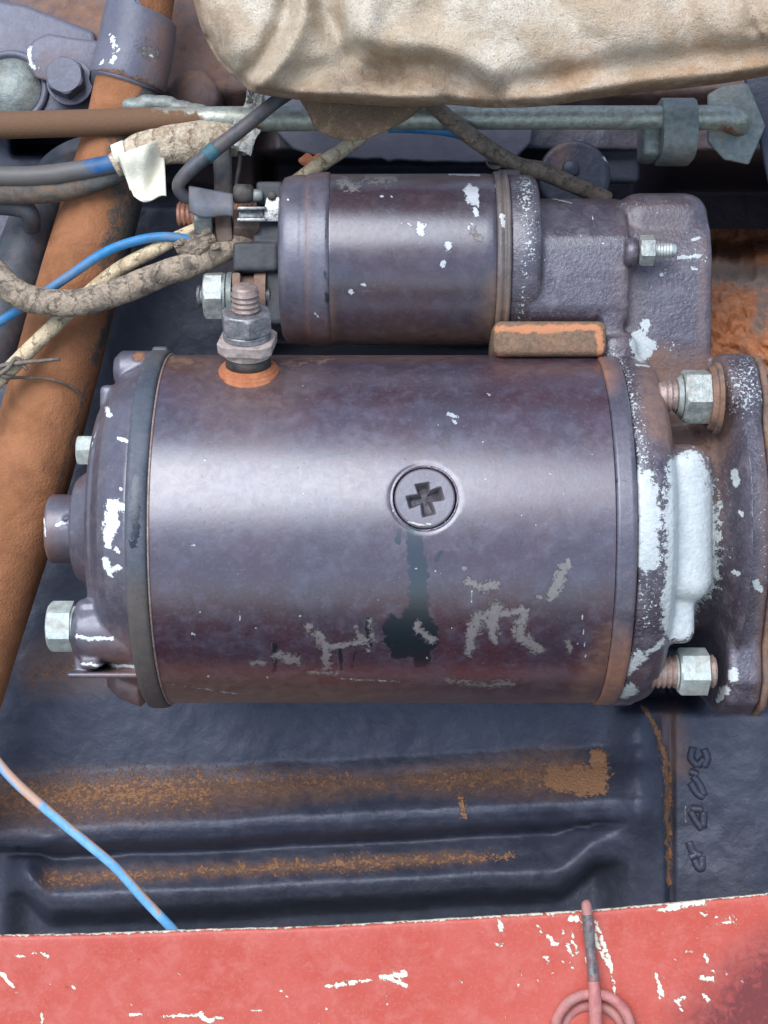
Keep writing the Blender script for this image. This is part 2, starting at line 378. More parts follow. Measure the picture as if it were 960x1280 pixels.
M_pipe = zinc('galvanised_tube', (0.25, 0.28, 0.24), (0.44, 0.47, 0.41), 0.36, 0.5, rust=(0.12, 0.065, 0.035), rusta=0.3, bumpk=0.4)
M_clip = zinc('grey_green_clip', (0.15, 0.18, 0.175), (0.27, 0.30, 0.275), 0.5, 0.4, rusta=0.25)
M_earthpipe = dull('earth_coated_pipe', (0.235, 0.10, 0.048), (0.35, 0.155, 0.075), 0.95, 2.2, 0.9, dirt=(0.05, 0.052, 0.05), dirt2=(0.11, 0.10, 0.085), bd=3, spec=0.2)
M_mud = dull('red_earth', (0.30, 0.10, 0.04), (0.48, 0.20, 0.09), 0.97, 7, 1.0, dirt=(0.16, 0.12, 0.10), dirta=0.3, bd=4, spec=0.15)
M_plastic = dull('black_plastic', (0.025, 0.028, 0.034), (0.05, 0.054, 0.062), 0.55, 6, 0.25)
M_plastic2 = dull('dark_rubber', (0.018, 0.02, 0.024), (0.05, 0.052, 0.055), 0.6, 6, 0.3, dirt=(0.14, 0.1, 0.07), dirta=0.4)
M_sleeve = dull('grey_vinyl_sleeve', (0.09, 0.10, 0.12), (0.14, 0.15, 0.175), 0.6, 6, 0.3, dirt=(0.13, 0.095, 0.07), dirta=0.6)
M_insul = dull('fibre_washer', (0.24, 0.19, 0.17), (0.42, 0.36, 0.33), 0.75, 9, 0.5)
M_rustring = dull('rust_stained_seal', (0.34, 0.10, 0.04), (0.42, 0.17, 0.08), 0.75, 9, 0.4, dirt=(0.1, 0.06, 0.04))
M_cork = dull('tan_seal', (0.13, 0.085, 0.055), (0.22, 0.15, 0.10), 0.95, 22, 0.8, dirt=(0.42, 0.18, 0.09), dirta=0.15, fine=45)
M_lug = dull('brown_lug', (0.10, 0.065, 0.05), (0.2, 0.14, 0.11), 0.7, 7, 0.5, dirt=EARTH, dirta=0.3)
M_shiny = zinc('bright_tin', (0.12, 0.125, 0.125), (0.38, 0.39, 0.38), 0.38, 0.9, rust=(0.1, 0.09, 0.08), rusta=0.5)
M_tape = wrapped('beige_tape', (0.46, 0.37, 0.25), (0.68, 0.6, 0.46), 4.5, dirt=(0.22, 0.13, 0.07), dirta=0.6, depth=6)
M_cream = wrapped('cream_braid', (0.52, 0.41, 0.25), (0.68, 0.57, 0.38), 4, dirt=(0.2, 0.13, 0.07), dirta=0.5, depth=3)
M_dusty = wrapped('dusty_wrapped_loom', (0.31, 0.235, 0.165), (0.43, 0.35, 0.26), 4.5, dirt=(0.075, 0.065, 0.055), dirta=0.75, depth=4)
M_brown = wrapped('brown_loom', (0.13, 0.095, 0.07), (0.21, 0.165, 0.125), 3, dirt=(0.05, 0.04, 0.03), dirta=0.5, depth=2)
M_blue = dull('blue_insulation', (0.010, 0.15, 0.34), (0.02, 0.21, 0.46), 0.5, 5, 0.25, dirt=(0.16, 0.17, 0.18), dirta=0.5)
M_bluedirty = dull('dusty_blue_insulation', (0.012, 0.075, 0.20), (0.03, 0.12, 0.28), 0.5, 5, 0.2, dirt=(0.09, 0.085, 0.08), dirta=0.3)
M_teal = dull('dusty_teal_sleeve', (0.03, 0.10, 0.13), (0.05, 0.14, 0.17), 0.6, 6, 0.3, dirt=(0.06, 0.065, 0.06), dirta=0.7)
M_bluetan = dull('faded_blue_tan_insulation', (0.10, 0.33, 0.62), (0.20, 0.45, 0.70), 0.5, 5, 0.15, dirt=(0.42, 0.27, 0.2), dirta=0.1)
M_loomdark = dull('dusty_black_loom', (0.05, 0.055, 0.055), (0.10, 0.10, 0.09), 0.75, 7, 0.5, dirt=(0.26, 0.13, 0.06), dirta=0.35)
M_hose = dull('black_hose', (0.035, 0.042, 0.055), (0.07, 0.08, 0.095), 0.5, 4, 0.3, dirt=(0.18, 0.11, 0.07), dirta=0.25)
M_white = dull('creamy_tape', (0.62, 0.62, 0.50), (0.8, 0.79, 0.68), 0.5, 3, 0.4, dirt=(0.4, 0.33, 0.22), dirta=0.35, bd=4)
M_foil = dull('crumpled_plastic', (0.5, 0.5, 0.46), (0.8, 0.8, 0.76), 0.35, 4, 0.9, dirt=(0.3, 0.22, 0.14), dirta=0.4, bd=8)
M_pink = dull('pink_painted_wire', (0.36, 0.12, 0.11), (0.48, 0.20, 0.18), 0.6, 7, 0.5, dirt=(0.20, 0.19, 0.16), dirta=0.4)
M_wire = dull('old_tie_wire', (0.09, 0.07, 0.055), (0.2, 0.17, 0.14), 0.6, 9, 0.4)
def cloth_mat():
    m = Mat('stained_canvas'); n1 = m.noise(1.3, 6, 0.65, 0.5); n2 = m.noise(7, 6, 0.7, 0.4); n3 = m.noise(45, 3, 0.7)
    c = m.mix(m.rng(n1, 0.35, 0.65), (0.58, 0.47, 0.34), (0.80, 0.72, 0.59))
    c = m.mix(m.math('MULTIPLY', m.rng(n2, 0.45, 0.75), 0.35), c, (0.42, 0.31, 0.20))
    st = m.math('MULTIPLY', m.attr('dirt'), m.rng(n2, 0.2, 0.7, 0.5, 1.1), True); c = m.mix(st, c, (0.40, 0.20, 0.085))
    st2 = m.math('MULTIPLY', m.attr('brown_tint'), m.rng(n2, 0.2, 0.7, 0.5, 1.0), True); c = m.mix(st2, c, (0.17, 0.115, 0.075))
    spk = m.math('MAXIMUM', m.rng(m.noise(18, 3, 0.6), 0.66, 0.74), m.rng(m.noise(7, 3, 0.6), 0.74, 0.77)); c = m.mix(m.math('MULTIPLY', spk, 0.5), c, (0.12, 0.09, 0.07))
    c = m.mix(m.math('MULTIPLY', m.rng(n3, 0.45, 0.7), 0.45), c, (0.33, 0.26, 0.18)); n5 = m.noise(20, 5, 0.75, 0.4); c = m.mix(m.math('MULTIPLY', m.rng(n5, 0.5, 0.72), 0.35), c, (0.30, 0.22, 0.14))
    nb = m.bump(n3, 3.0, 1.0); nb = m.bump(n5, 4.0, 0.6, nb)
    return m.done(c, 0.95, nb, 0, 0.1, 0, 0.0)
M_cloth = cloth_mat()

# ================================================================== ENGINE BLOCK (the surface behind)
SPX = [-300, 930, 952, 975, 1000, 1014, 1021, 1030, 1042, 1049, 1054, 1060, 1070, 1086, 1098, 1105, 1113, 1124, 1132, 1138, 1146, 1400]
SPZ = [-250, -250, -250, -236, -204, -186, -180, -179, -184, -198, -230, -234, -222, -206, -190, -183, -183, -188, -202, -248, -262, -266]
def blockz(x, y):
    yp = y + 0.05 * (x - 350) + 3 * fbm(x / 60, y / 300, 2, 4) * 2
    low_ = ss(1046, 1060, yp); yp = yp + low_ * (34 * ss(690, 752, x) + 34 * (1 - ss(22, 68, x)))
    z = np.interp(yp, SPX, SPZ)
    flat = np.interp(y, [800, 940, 1000, 1200], [-250, -240, -198, -205])
    r = ss(738, 792, x)           # ribs run out to the right
    z = z * (1 - r * ss(940, 1000, y)) + flat * r * ss(940, 1000, y)
    l = 1 - ss(0, 40, x); lf = np.where(yp > 1045, -232, z); z = z * (1 - l) + lf * l
    z = z + 42 * np.exp(-((x - 800) / 30) ** 2) * ss(840, 930, y) * (1 - ss(1010, 1080, y))   # upright rib beside the seam
    right = ss(828, 838, x) * ss(850, 900, y)
    z = z * (1 - right) + (-215 + 22 * ss(840, 960, x)) * right
    z = z - 20 * np.exp(-((x - 838) / 4) ** 2) * ss(840, 880, y)
    # dark gaps above the solenoid, behind the left fittings and beside the housing
    z = z - 230 * soft_box(x, y, 325, 1100, 196, 440, 10)
    z = z - 260 * soft_box(x, y, 815, 1100, 215, 420, 26)
    z = z - 130 * soft_box(x, y, 20, 125, 142, 190, 8)
    z = z - 150 * soft_box(x, y, 150, 330, 150, 245, 16)
    z = z - 120 * soft_box(x, y, 780, 870, 800, 880, 12)
    # upper wall stands closer
    up = (1 - ss(110, 150, y)); z = z + 40 * up
    z = z + 10 * fbm(x / 70, y / 70, 4, 2) * (1 + 1.5 * up) + 2.5 * fbm(x / 14, y / 14, 3, 7)
    bowl = np.hypot((x - 690), (y - 1035)) ; z = z - 8 * np.exp(-(bowl / 25) ** 2)
    z = z + 9 * np.exp(-(np.hypot(x - 795, y - 1075) / 26) ** 2)
    z = z + 10 * np.exp(-(np.hypot((x - 60) / 1.6, y - 1048) / 11) ** 2)
    return z
eng = thing('engine_block', 'blue-black cast engine side with long horizontal ribs, filling the background behind the starter', 'engine block', (480, 640, -260))
wall = mk('side_wall', hfield(np.arange(-160, 1121, 3.4), np.arange(-160, 1260, 3.4), blockz), M_block, eng)
rp = lambda x0, x1, yp, k=1: [(x, yp - 0.05 * (x - 350)) for x in np.linspace(x0, x1, 8)]
mark(wall, 'dirt', [
    (rp(-40, 250, 982), [34, 32, 30], 0.60), (rp(200, 430, 978), [30, 24, 16], 0.50), (rp(400, 540, 984), [14, 10, 10], 0.42), (rp(520, 690, 986), [12, 20, 28], 0.56),
    ([(695, 972), (738, 976)], [14, 19], 1.15), ([(748, 945), (748, 985)], 9, 1.15),
    (rp(60, 640, 1084), [14, 9, 9, 13, 14, 11, 8], 0.55), ([(577, 1000), (580, 1018)], 5, 0.8),
    ([(804, 882), (824, 920), (833, 960), (835, 1000), (836, 1110)], [3, 4, 5, 6, 2], 0.8), ([(105, 828), (40, 846)], 12, 0.45)], front=False)
mark(wall, 'haze', [([(60, 835), (130, 828)], 24, 0.6), ([(60, -10), (130, 25)], 40, 1.0), ([(200, 20), (260, 90)], 60, 0.9), (rp(-40, 480, 985), [24, 22, 18, 10], 0.75), (rp(500, 700, 984), [12, 22], 0.8), (rp(60, 600, 1084), [8, 6], 0.6),
    ([(280, 120), (310, 300)], 40, 0.5), ([(900, 220), (960, 350)], 90, 0.35), ([(300, 60), (960, 60)], 60, 0.8), ([(838, 890), (850, 960)], 12, 0.5)], front=False)
mark(wall, 'chip', [([(38, 323), (60, 321)], 3, 0.9), ([(857, 1000), (858, 1030)], 1.6, .7)], front=False)

# raised cast characters on the right of the seam, read from the side
def castchar(strokes):
    vs = []
    for pts in strokes:
        vf, _, _ = tube([(x, y, float(blockz(np.array(x * 1.), np.array(y * 1.))) + 0.5, 5.6) for x, y in pts], 12, 6); vs.append(vf)
    return vs
chars = [
    [[(866, 934), (864, 948), (872, 957)], [(872, 957), (880, 948)], [(880, 936), (884, 948), (880, 958)]],
    [[(862, 964), (872, 968)], [(863, 978), (872, 992), (880, 996)], [(866, 970), (874, 980), (880, 994)]],
    [[(864, 1010), (878, 1012)], [(863, 1014), (870, 1026), (877, 1036)], [(879, 1014), (879, 1034)]],
    [[(861, 1052), (866, 1064), (876, 1070)], [(862, 1072), (872, 1067)], [(868, 1074), (873, 1084), (877, 1084), (877, 1070)]]]
for cs in chars:
    mk('cast_character', join(*castchar(cs)), M_block, eng)

# round bosses and plates of the casting, each a part
def boss(px, py, z0, z1, r, mat=M_block2, name='boss', rim=4):
    return mk(name, lathe(dense([(z0, .01), (z0, r + 4), (z1 - rim, r), (z1, r - rim), (z1 - 1, r - rim - 4), (z1 - 1, .01)], 6), F(px, py, 0), (0, 0, 1), 64), mat, eng)
b1 = boss(742, 178, -300, -190, 50, M_block); mark(b1, 'chip', [([(757, 198), (765, 203)], 4, .9), ([(770, 160), (776, 162)], 3, .9)]); mark(b1, 'haze', [([(700, 150), (700, 210)], 10, .5)])
mk('boss_nub', lathe([(-196, .1), (-196, 13), (-189, 12), (-187, 9), (-186.5, .1)], F(737, 168, 0), (0, 0, 1), 32), M_block, eng)
mk('housing_shoulder', prism([(690, 60), (798, 60), (800, 230), (690, 230)], -380, -270, 12, 3), M_block, eng)
def ragged(p0, p1, n, amp, seed):
    return [(p0[0] + (p1[0] - p0[0]) * i / n, p0[1] + (p1[1] - p0[1]) * i / n + amp * float(fbm(np.array(i * .7), np.array(seed), 3, seed))) for i in range(n + 1)]
lowplate = [(322, 100), (340, 160), (365, 186)] + ragged((390, 196), (620, 205), 24, 9, 3) + [(645, 198), (664, 178), (668, 150), (668, 100)]
pl = mk('ledge_plate', prism(lowplate, -240, -165, 4, 2), M_block2, eng)
mk('bolt_hole', lathe([(-170, .1), (-170, 13), (-163.5, 13), (-163.5, 10), (-168, 9.5), (-168, .1)], F(631, 163, 0), (0, 0, 1), 32), M_plastic2, eng)
mark(pl, 'chip', [([(385, 168), (402, 168)], [5, 9])])
pt = mk('paint_patch', lathe([(-166, .1), (-166, 17), (-163, 16), (-163, .1)], F(384, 168, 0), (0, 0, 1), 32, lambda t, r, th: r * (1 + .25 * math.sin(3 * th) + .12 * math.sin(7 * th))), M_rustring, eng)
mark(pt, 'chip', [([(395, 170), (402, 170)], [9, 11])])
mk('lower_boss', lathe([(-180, .1), (-180, 16), (-160, 14), (-158, .1)], F(385, 192, 0), (0, 0, 1), 32, lambda t, r, th: r * (1 + .5 * abs(math.cos(th)))), M_loomdark, eng)
# casting with the bore at the far upper left
tlp = [(-60, -10), (30, 6), (118, 40), (126, 90), (128, 140), (60, 142), (35, 150), (-60, 150)]
tl = mk('corner_casting', prism(tlp, -230, -140, 6, 3), M_block2, eng)
mk('bore_lip', lathe([(-140, .1), (-140, 52), (-134, 50), (-132, 46), (-134, 42), (-139, 41), (-139, .1)], F(-20, 72, 0), (0, 0, 1), 64), M_block2, eng)
mk('bore_plug', lathe([(-139, .1), (-139, 41), (-136, 40), (-134.5, .1)], F(-20, 72, 0), (0, 0, 1), 48), M_clip, eng)
mark(tl, 'chip', [([(3, 108), (9, 101)], 2, .9)])
mk('rear_boss', lathe([(-240, .1), (-240, 36), (-165, 34), (-158, 28), (-156, .1)], F(222, 74, 0), (0, 0, 1), 48), M_block, eng)
for q in eng.children:
    if q.name.startswith('rear_boss'): mark(q, 'haze', [([(222, 74)], 60, 1.0)])
mk('edge_casting', prism([(925, 80), (1010, 60), (1010, 240), (962, 240), (945, 160)], -160, -90, 5, 2), M_block, eng)

# ================================================================== STARTER MOTOR
YC = 661.0; RY = 216.0
st = thing('starter_motor', 'large maroon cylinder starter motor with smaller solenoid cylinder mounted above it', 'starter motor', (480, 661, 0))
# yoke: non-uniform grid, finer round the pole screw
XW0, XW1 = 214.0, 737.0
scx, scy = 480 + (531 - 480) * (D - 212) / D, 640 + (622 - 640) * (D - 212) / D     # screw centre in frame px
xs = sorted(set(np.round(np.concatenate([np.arange(XW0, XW1, 2.6), [XW1], np.arange(scx - 38, scx + 38, 1.0)]), 2)))
th0 = math.asin((YC - scy) / RY)
ths = sorted(set(np.round(np.concatenate([np.arange(-math.pi, -1.7, 9 / RY), np.arange(-1.7, 1.7, 2.6 / RY), np.arange(1.7, math.pi, 9 / RY), np.arange(th0 - 38 / RY, th0 + 38 / RY, 1.0 / RY)]), 5)))
X, T = np.meshgrid(xs, ths)
rad = RY + 0.5 * fbm(X / 90, T * 3, 3, 1)
dd = np.hypot(X - scx, (T - th0) * RY)
rad = rad - 16 * (1 - ss(34.2, 35.6, dd)) - 0.9 * np.exp(-((dd - 38) / 2.2) ** 2)
V = np.stack([(X - 480) * S, (640 - YC) * S + np.sin(T) * rad * S, np.cos(T) * rad * S], -1).reshape(-1, 3).tolist()
nx, ny = len(xs), len(ths)
FF = [(j * nx + i, j * nx + i + 1, ((j + 1) % ny) * nx + i + 1, ((j + 1) % ny) * nx + i) for j in range(ny) for i in range(nx - 1)]
yoke = mk('body_tube', (V, FF), M_yoke, st)
mark(yoke, 'dark', [
    ([(518, 660), (522, 700), (524, 770)], [9, 12, 13]), ([(500, 662), (498, 676)], 4, .9), ([(545, 700), (552, 690)], 3, .8),
    ([(492, 785), (500, 812)], [16, 13]), ([(520, 775), (528, 822)], [18, 13]), ([(500, 795), (530, 795)], 20),
    ([(335, 580), (395, 573), (436, 566)], 1.6, .95), ([(335, 578), (360, 579)], 2.5, .8), ([(642, 660), (650, 690)], 3, .55), ([(344, 806), (343, 838)], 3.5, .9), ([(460, 775), (462, 805)], 4, .85),
    ([(425, 812), (427, 836)], 2.5, .85), ([(444, 815), (440, 835)], 2, .8), ([(612, 640), (590, 680)], 1.3, .7), ([(632, 575), (628, 600)], 1.2, .7), ([(480, 575), (486, 582)], 3, .8), ([(225, 620), (226, 640)], 1.5, .7), ([(365, 620), (362, 634)], 3, .6), ([(355, 640), (385, 615)], 1.2, .6)])
mark(yoke, 'grey', [
    ([(585, 728), (600, 733)], 5, .95), ([(605, 735), (616, 732)], 6, .95), ([(578, 710), (582, 712)], 3, .9), ([(708, 705), (700, 722), (690, 745)], [6, 9, 5]), ([(688, 748), (670, 748)], 3, .8),
    ([(598, 770), (592, 790), (588, 815)], [7, 8, 5]), ([(620, 757), (612, 780), (618, 800)], [9, 10, 5]), ([(655, 765), (650, 790), (662, 805), (675, 812)], [6, 8, 7, 5]), ([(608, 768), (655, 765)], 5, .95),
    ([(710, 805), (712, 812)], 4, .9), ([(385, 783), (388, 790)], 5, .9), ([(400, 793), (408, 815), (410, 838)], [6, 7, 4], .95), ([(345, 820), (372, 824)], 5, .9), ([(315, 828), (330, 828)], 3, .9), ([(415, 808), (470, 800)], 3.5, .85),
    ([(520, 780), (530, 795), (540, 800)], 5, .95), ([(462, 776), (466, 800)], 3, .8), ([(560, 850), (590, 855), (640, 855)], 4, .7), ([(445, 788), (460, 812)], 4, .7), ([(385, 840), (420, 842)], 3, .7)])
mark(yoke, 'chip', [([(560, 517), (572, 522)], 2.6, .85), ([(566, 526), (570, 529)], 1.8, .85), ([(300, 755), (300, 775)], 0.9, .8), ([(652, 730), (653, 762)], 0.8, .8), ([(730, 715), (727, 760), (733, 830)], 0.8, .75), ([(590, 738), (590, 752)], .8, .8),
    ([(260, 845), (262, 845)], 2, .8), ([(240, 792), (244, 794)], 2, .8), ([(232, 680), (244, 682)], 1.6, .8), ([(470, 568), (474, 570)], 1.5, .8), ([(255, 575), (258, 575)], 1.6, .8), ([(610, 492), (612, 494)], 1.6, .8),
    ([(215, 855), (300, 868)], 1.2, .6), ([(420, 848), (500, 852)], 1.4, .6)] + [([(random.uniform(215, 760), random.uniform(470, 860))] * 1, random.uniform(.8, 1.8), .85) for _ in range(60)])
mark(yoke, 'dirt', [([(216, 446), (238, 452)], [7, 6], .8), ([(275, 470), (350, 462)], 6, .6), ([(350, 456), (420, 450)], [6, 2], .6)])
def yk_haze(x, y, c):
    low = ss(822, 885, y + 8 * np.sin(x / 130)) * 0.95
    low = low * (0.35 + 0.65 * (1 - ss(400, 640, x)) + 0.3 * ss(690, 740, x))
    top = (1 - ss(444, 458, y)) * 0.5 * (1 - ss(540, 640, x))
    return np.maximum(low, top)
mark(yoke, 'haze', [([(725, 870), (765, 800)], 14, .8), ([(205, 450), (260, 452)], 12, .8), ([(310, 470)], 55, .6)], add=yk_haze)

# pole screw with a worn cross recess
pn = Vector((0, math.sin(th0), math.cos(th0))); pc = Vector(((scx - 480) * S, (640 - YC) * S, 0)) + pn * (RY * S)
pu = Vector((1, 0, 0)); pv = pn.cross(pu)
nr, ntt = 60, 144; vs = []; fs = []
def crossdepth(a, b):
    best = 0
    for k, (L, wd, ang) in enumerate(((21, 7, 14), (17, 7.5, 100), (20, 6.5, 196), (21, 7, 284), )):
        c_, s_ = math.cos(math.radians(ang)), math.sin(math.radians(ang)); u_ = a * c_ + b * s_; v_ = -a * s_ + b * c_
        q = max(-u_ - 5, u_ - L); d_ = max(abs(v_) - wd * (0.8 + 0.3 * min(1, max(0, u_ / 16))), q)
        best = max(best, min(1, max(0, (0.3 - d_) / 3.6)) * (1 if u_ < L - 4 else .8))
    return best
for i in range(nr + 1):
    r = 33.6 * (i / nr) ** .8
    for j in range(ntt):
        th = 2 * math.pi * j / ntt; a, b = r * math.cos(th), r * math.sin(th)
        h = -0.6 - 14 * crossdepth(a, b) - 0.00022 * 0 - (b * b) / (2 * RY)
        if r > 32: h -= (r - 32) * 1.2
        vs.append(pc + (pu * a + pv * b + pn * h) * S)
for j in range(ntt): vs.append(pc + (pu * 33.6 * math.cos(2 * math.pi * j / ntt) + pv * 33.6 * math.sin(2 * math.pi * j / ntt) - pn * 15) * S)
for i in range(nr + 1):
    for j in range(ntt):
        k = (j + 1) % ntt; fs.append((i * ntt + j, i * ntt + k, (i + 1) * ntt + k, (i + 1) * ntt + j))
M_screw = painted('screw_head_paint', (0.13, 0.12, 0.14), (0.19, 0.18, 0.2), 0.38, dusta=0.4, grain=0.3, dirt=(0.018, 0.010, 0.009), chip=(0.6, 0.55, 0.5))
ps = mk('pole_screw', (vs, fs), M_screw, st)
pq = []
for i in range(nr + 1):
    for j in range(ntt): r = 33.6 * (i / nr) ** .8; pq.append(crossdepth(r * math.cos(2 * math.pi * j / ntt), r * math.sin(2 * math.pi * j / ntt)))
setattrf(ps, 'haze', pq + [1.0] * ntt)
mark(ps, 'chip', [([(510, 652), (525, 656), (538, 655)], 1.6, .8)])

# front band with its fine cracks
fb = mk('end_band', xl(dense([(737.5, 205), (737.5, 214.5), (738.6, 217), (740, 218.5), (757, 219), (761, 217.5), (762, 205)], 2), YC, 0, 220), M_cap, st)
mark(fb, 'haze', [([(780, 830), (745, 880)], 28, 1.0), ([(740, 455), (752, 470)], 16, 1.0)], add=lambda x, y, c: 0.5 * ss(790, 860, y))
mark(fb, 'dark', [([(766, y), (790, y + 1)], 1.0, .9) for y in (571, 586, 601, 604, 667, 690)])
# brush cover band on the left
cbf = lambda t, r, th: r
cb = mk('cover_band', xl(dense([(193, 203), (193, 219), (194.5, 221.5), (198, 222.5), (208, 222.5), (214, 221.5), (216.5, 219.5), (217, 205)], 3), YC, 0, 240), M_band, st)
mark(cb, 'haze', [], add=lambda x, y, c: 0.75 * ss(690, 760, y + 8 * fbm(x / 4, y / 40, 2)) + 0.5 * (1 - ss(436, 470, y)))
mark(cb, 'dark', [([(170, 598), (168, 675)], [6, 10], .75), ([(165, 684), (188, 686)], 1.2, .9)])
mk('band_lip', xl([(217.2, 214), (217.2, 217.6), (218.3, 218.4), (219.6, 217.6), (219.6, 214)], YC, 0, 200), M_rod, st)
mk('band_clasp', rbox((194, 449, -30), (214, 436, 30), 4), M_band, st)

# commutator end cap
capprof = dense([(215, 0.1), (215, 208), (190, 209), (177, 203), (166, 198), (156, 189), (149, 178), (146, 168), (140, 164), (136, 157), (133, 140), (131, 116), (128, 96), (122, 80), (112, 72), (100, 64), (97, 58), (97, .1)], 6)
hub = [(130, .1), (130, 43), (66, 43), (62.5, 40), (62, .1)]
def xcyl(x0, x1, y, z, r, r2=None, rd=4):
    r2 = r2 or r; return xl([(x0, .1), (x0, r - rd), (x0 + rd, r), (x1 - rd, r2), (x1, r2 - rd), (x1, .1)], y, z, 40)
parts = [xl(capprof, YC, 0, 120), xl(hub, YC, 0, 64),
         xcyl(150, 205, 466, 35, 24, None, 9), rbox((136, 486, 10), (190, 520, 66), 7, 3), xcyl(146, 200, 842, 60, 24, 34, 14), rbox((128, 806, 60), (150, 822, 142), 4),
         xcyl(118, 200, 778, 120, 34, 42, 8), rbox((122, 740, 60), (190, 800, 152), 12, 3),
         rbox((124, 800, 40), (200, 812, 130), 3), rbox((112, 826, 10), (200, 833, 138), 2), rbox((118, 800, 20), (138, 828, 128), 4),
         rbox((100, 632, 30), (128, 642, 58), 3, rot=35), rbox((88, 644, 28), (104, 650, 49), 2, rot=20), xcyl(118, 200, 562, -40, 26)]
capme = fuse('end_cap', parts, 2.0, 3)
cap = mko('end_cap', capme, M_cap, st)
mark(cap, 'chip', [([(141, 630), (139, 655), (135, 680)], [9, 10, 8], 1), ([(145, 632), (158, 637)], [7, 4]), ([(160, 620), (163, 690)], 2, .75), ([(132, 700), (138, 720)], [5, 3]), ([(140, 712), (150, 708)], [4, 3]),
    ([(134, 512), (137, 518)], 3.5), ([(148, 548), (160, 552)], 2.5, .9), ([(96, 795), (112, 798), (140, 798)], 2.6, .9), ([(102, 830), (170, 833)], 2.4, .85), ([(150, 611), (152, 613)], 2, .9), ([(145, 686), (148, 690)], 2.5), ([(55, 648), (57, 670)], 1.2, .8), ([(70, 656), (84, 653)], 3, .7), ([(120, 540), (114, 560)], 1.2, .6)])
mark(cap, 'dirt', [([(170, 447), (180, 446)], 8, .7)]); mark(cap, 'haze', [([(55, 660), (58, 690)], 14, .5), ([(150, 830), (190, 870)], 30, .45)])
def hexbolt(name, x0, x1, y, z, a, mat, parent, rot=0.2, flange=None):
    vf = hexnut(W(480, y, z), (1, 0, 0), x0 - 480, x1 - 480, a, True, False, rot)
    if flange: vf = join(vf, xl([(x1 - .5, .1), (x1 - .5, flange), (x1 + 5, flange), (x1 + 6, .1)], y, z, 40))
    return mk(name, vf, mat, parent, smooth=30)
hexbolt('through_bolt', 88, 116, 774, 118, 26, M_zincw, st, 0.1, 24)
hexbolt('through_bolt', 92, 116, 562, -28, 18, M_zincw, st, 0.5)
mk('gland_bolt', hexnut(W(480, 562, -28), (1, 0, 0), -375, -362, 15, False, False, .2), M_steel, st, smooth=30) if False else None

# main terminal on the yoke
tb_y, tb_z = 470.0, math.sqrt(RY ** 2 - (YC - 474.0) ** 2)
tdir = Vector((0, (YC - 474.0) / RY, tb_z / RY)); torg = W(480 + (311 - 480) * (D - tb_z) / D, 474, tb_z)
mk('terminal_seal', lathe(dense([(-22, .1), (-22, 38), (-3, 38.5), (-1.5, 37.5), (-1.4, 35.5), (1.5, 35.8), (2.5, 35), (2.6, 33), (5.5, 33.2), (6.5, 32), (6.6, 30), (9, 29), (9.5, .1)], 5), torg, tdir, 64), M_rustring, st)
mk('terminal_bush', lathe([(8, .1), (8, 27), (24, 26), (25, .1)], torg, tdir, 48), M_plastic2, st)
def sqr(t, r, th):
    h = r / max(abs(math.cos(th + .1)), abs(math.sin(th + .1))); return min(h, r * 1.18)
tw = mk('terminal_washer', join(lathe(dense([(22, .1), (22, 28), (30, 29.5), (30, .1)], 4), torg, tdir, 64), lathe([(30, .1), (30, 30), (31, 31.5), (42, 32), (43, 31), (43, .1)], torg, tdir, 96, sqr)), M_insul, st, smooth=35)
mk('spring_washer', lathe([(43, .1), (43, 27), (44, 28), (50, 28), (51, 27), (51, .1)], torg, tdir, 48), M_steel, st, smooth=35)
tn = mk('terminal_nut', hexnut(torg, tdir, 51, 76, 27, True, True, 0.35), M_steel, st, smooth=28)
tr = mk('terminal_rod', lathe(threads(20, 107, 16.5, 6.2, 2.4), torg, tdir, 48), M_rod, st, smooth=True)

# ------------------------------------------------------------------ solenoid
YS = 321.0; ZS = -25.0
sol = bpy.data.objects.new('solenoid', None); COL.objects.link(sol); sol.parent = st; sol.location = W(500, YS, ZS) - st.location
body = mk('casing', xl(dense([(410, .1), (410, 104), (412, 106.5), (606, 107), (614, 106.5), (618, 104), (620, .1)], 4), YS, ZS, 200), M_sol, sol)
mark(body, 'chip', [([(588, 238), (590, 248), (595, 252)], [7, 9, 4]), ([(525, 282), (528, 292)], [6, 4]), ([(560, 306), (561, 310)], 5), ([(554, 328), (554, 330)], 4), ([(627, 268), (628, 285)], [3, 4]), ([(503, 277), (504, 278)], 2), ([(512, 280), (513, 281)], 2), ([(590, 280), (584, 288)], 2),
    ([(594, 262), (596, 268)], 3), ([(437, 363), (439, 365)], 3), ([(453, 355), (455, 356)], 3), ([(477, 245), (479, 246)], 1.5), ([(488, 246), (489, 246)], 1.5), ([(620, 232), (630, 240)], 3, .9), ([(560, 218), (600, 219)], 1.5, .8)])
mark(body, 'grey', [([(430, 228), (445, 236)], 8, .9), ([(460, 222), (490, 224)], 8, .85), ([(592, 290), (597, 298)], 5, .7)])
mark(body, 'haze', [([(612, 420), (630, 360)], 16, .9)], add=lambda x, y, c: 0.75 * ss(395, 428, y) + 0.4 * (1 - ss(215, 240, y)) + 0.8 * (1 - ss(412, 422, x)) * ss(330, 400, y))
scap = mk('front_cap', xl(dense([(352, .1), (352, 96), (356, 102), (364, 104.5), (378, 106), (383, 105), (387, 107.5), (409, 109), (413, 108.5), (414, 104), (414, .1)], 3), YS, ZS, 180), M_cap, sol)
mark(scap, 'haze', [], add=lambda x, y, c: 0.55 * ss(380, 430, y) + 0.4 * (1 - ss(210, 235, y)) + .35 * (1 - ss(0, 5, np.abs(x - 384))))
mark(scap, 'dark', [([(407, 340), (409, 360), (408, 378)], [3, 2, 3], .85), ([(406, 285), (407, 300)], 2, .8)]); mark(scap, 'chip', [([(392, 388), (397, 396)], 1.3, .8), ([(359, 244), (360, 250)], 1.5, .8)])
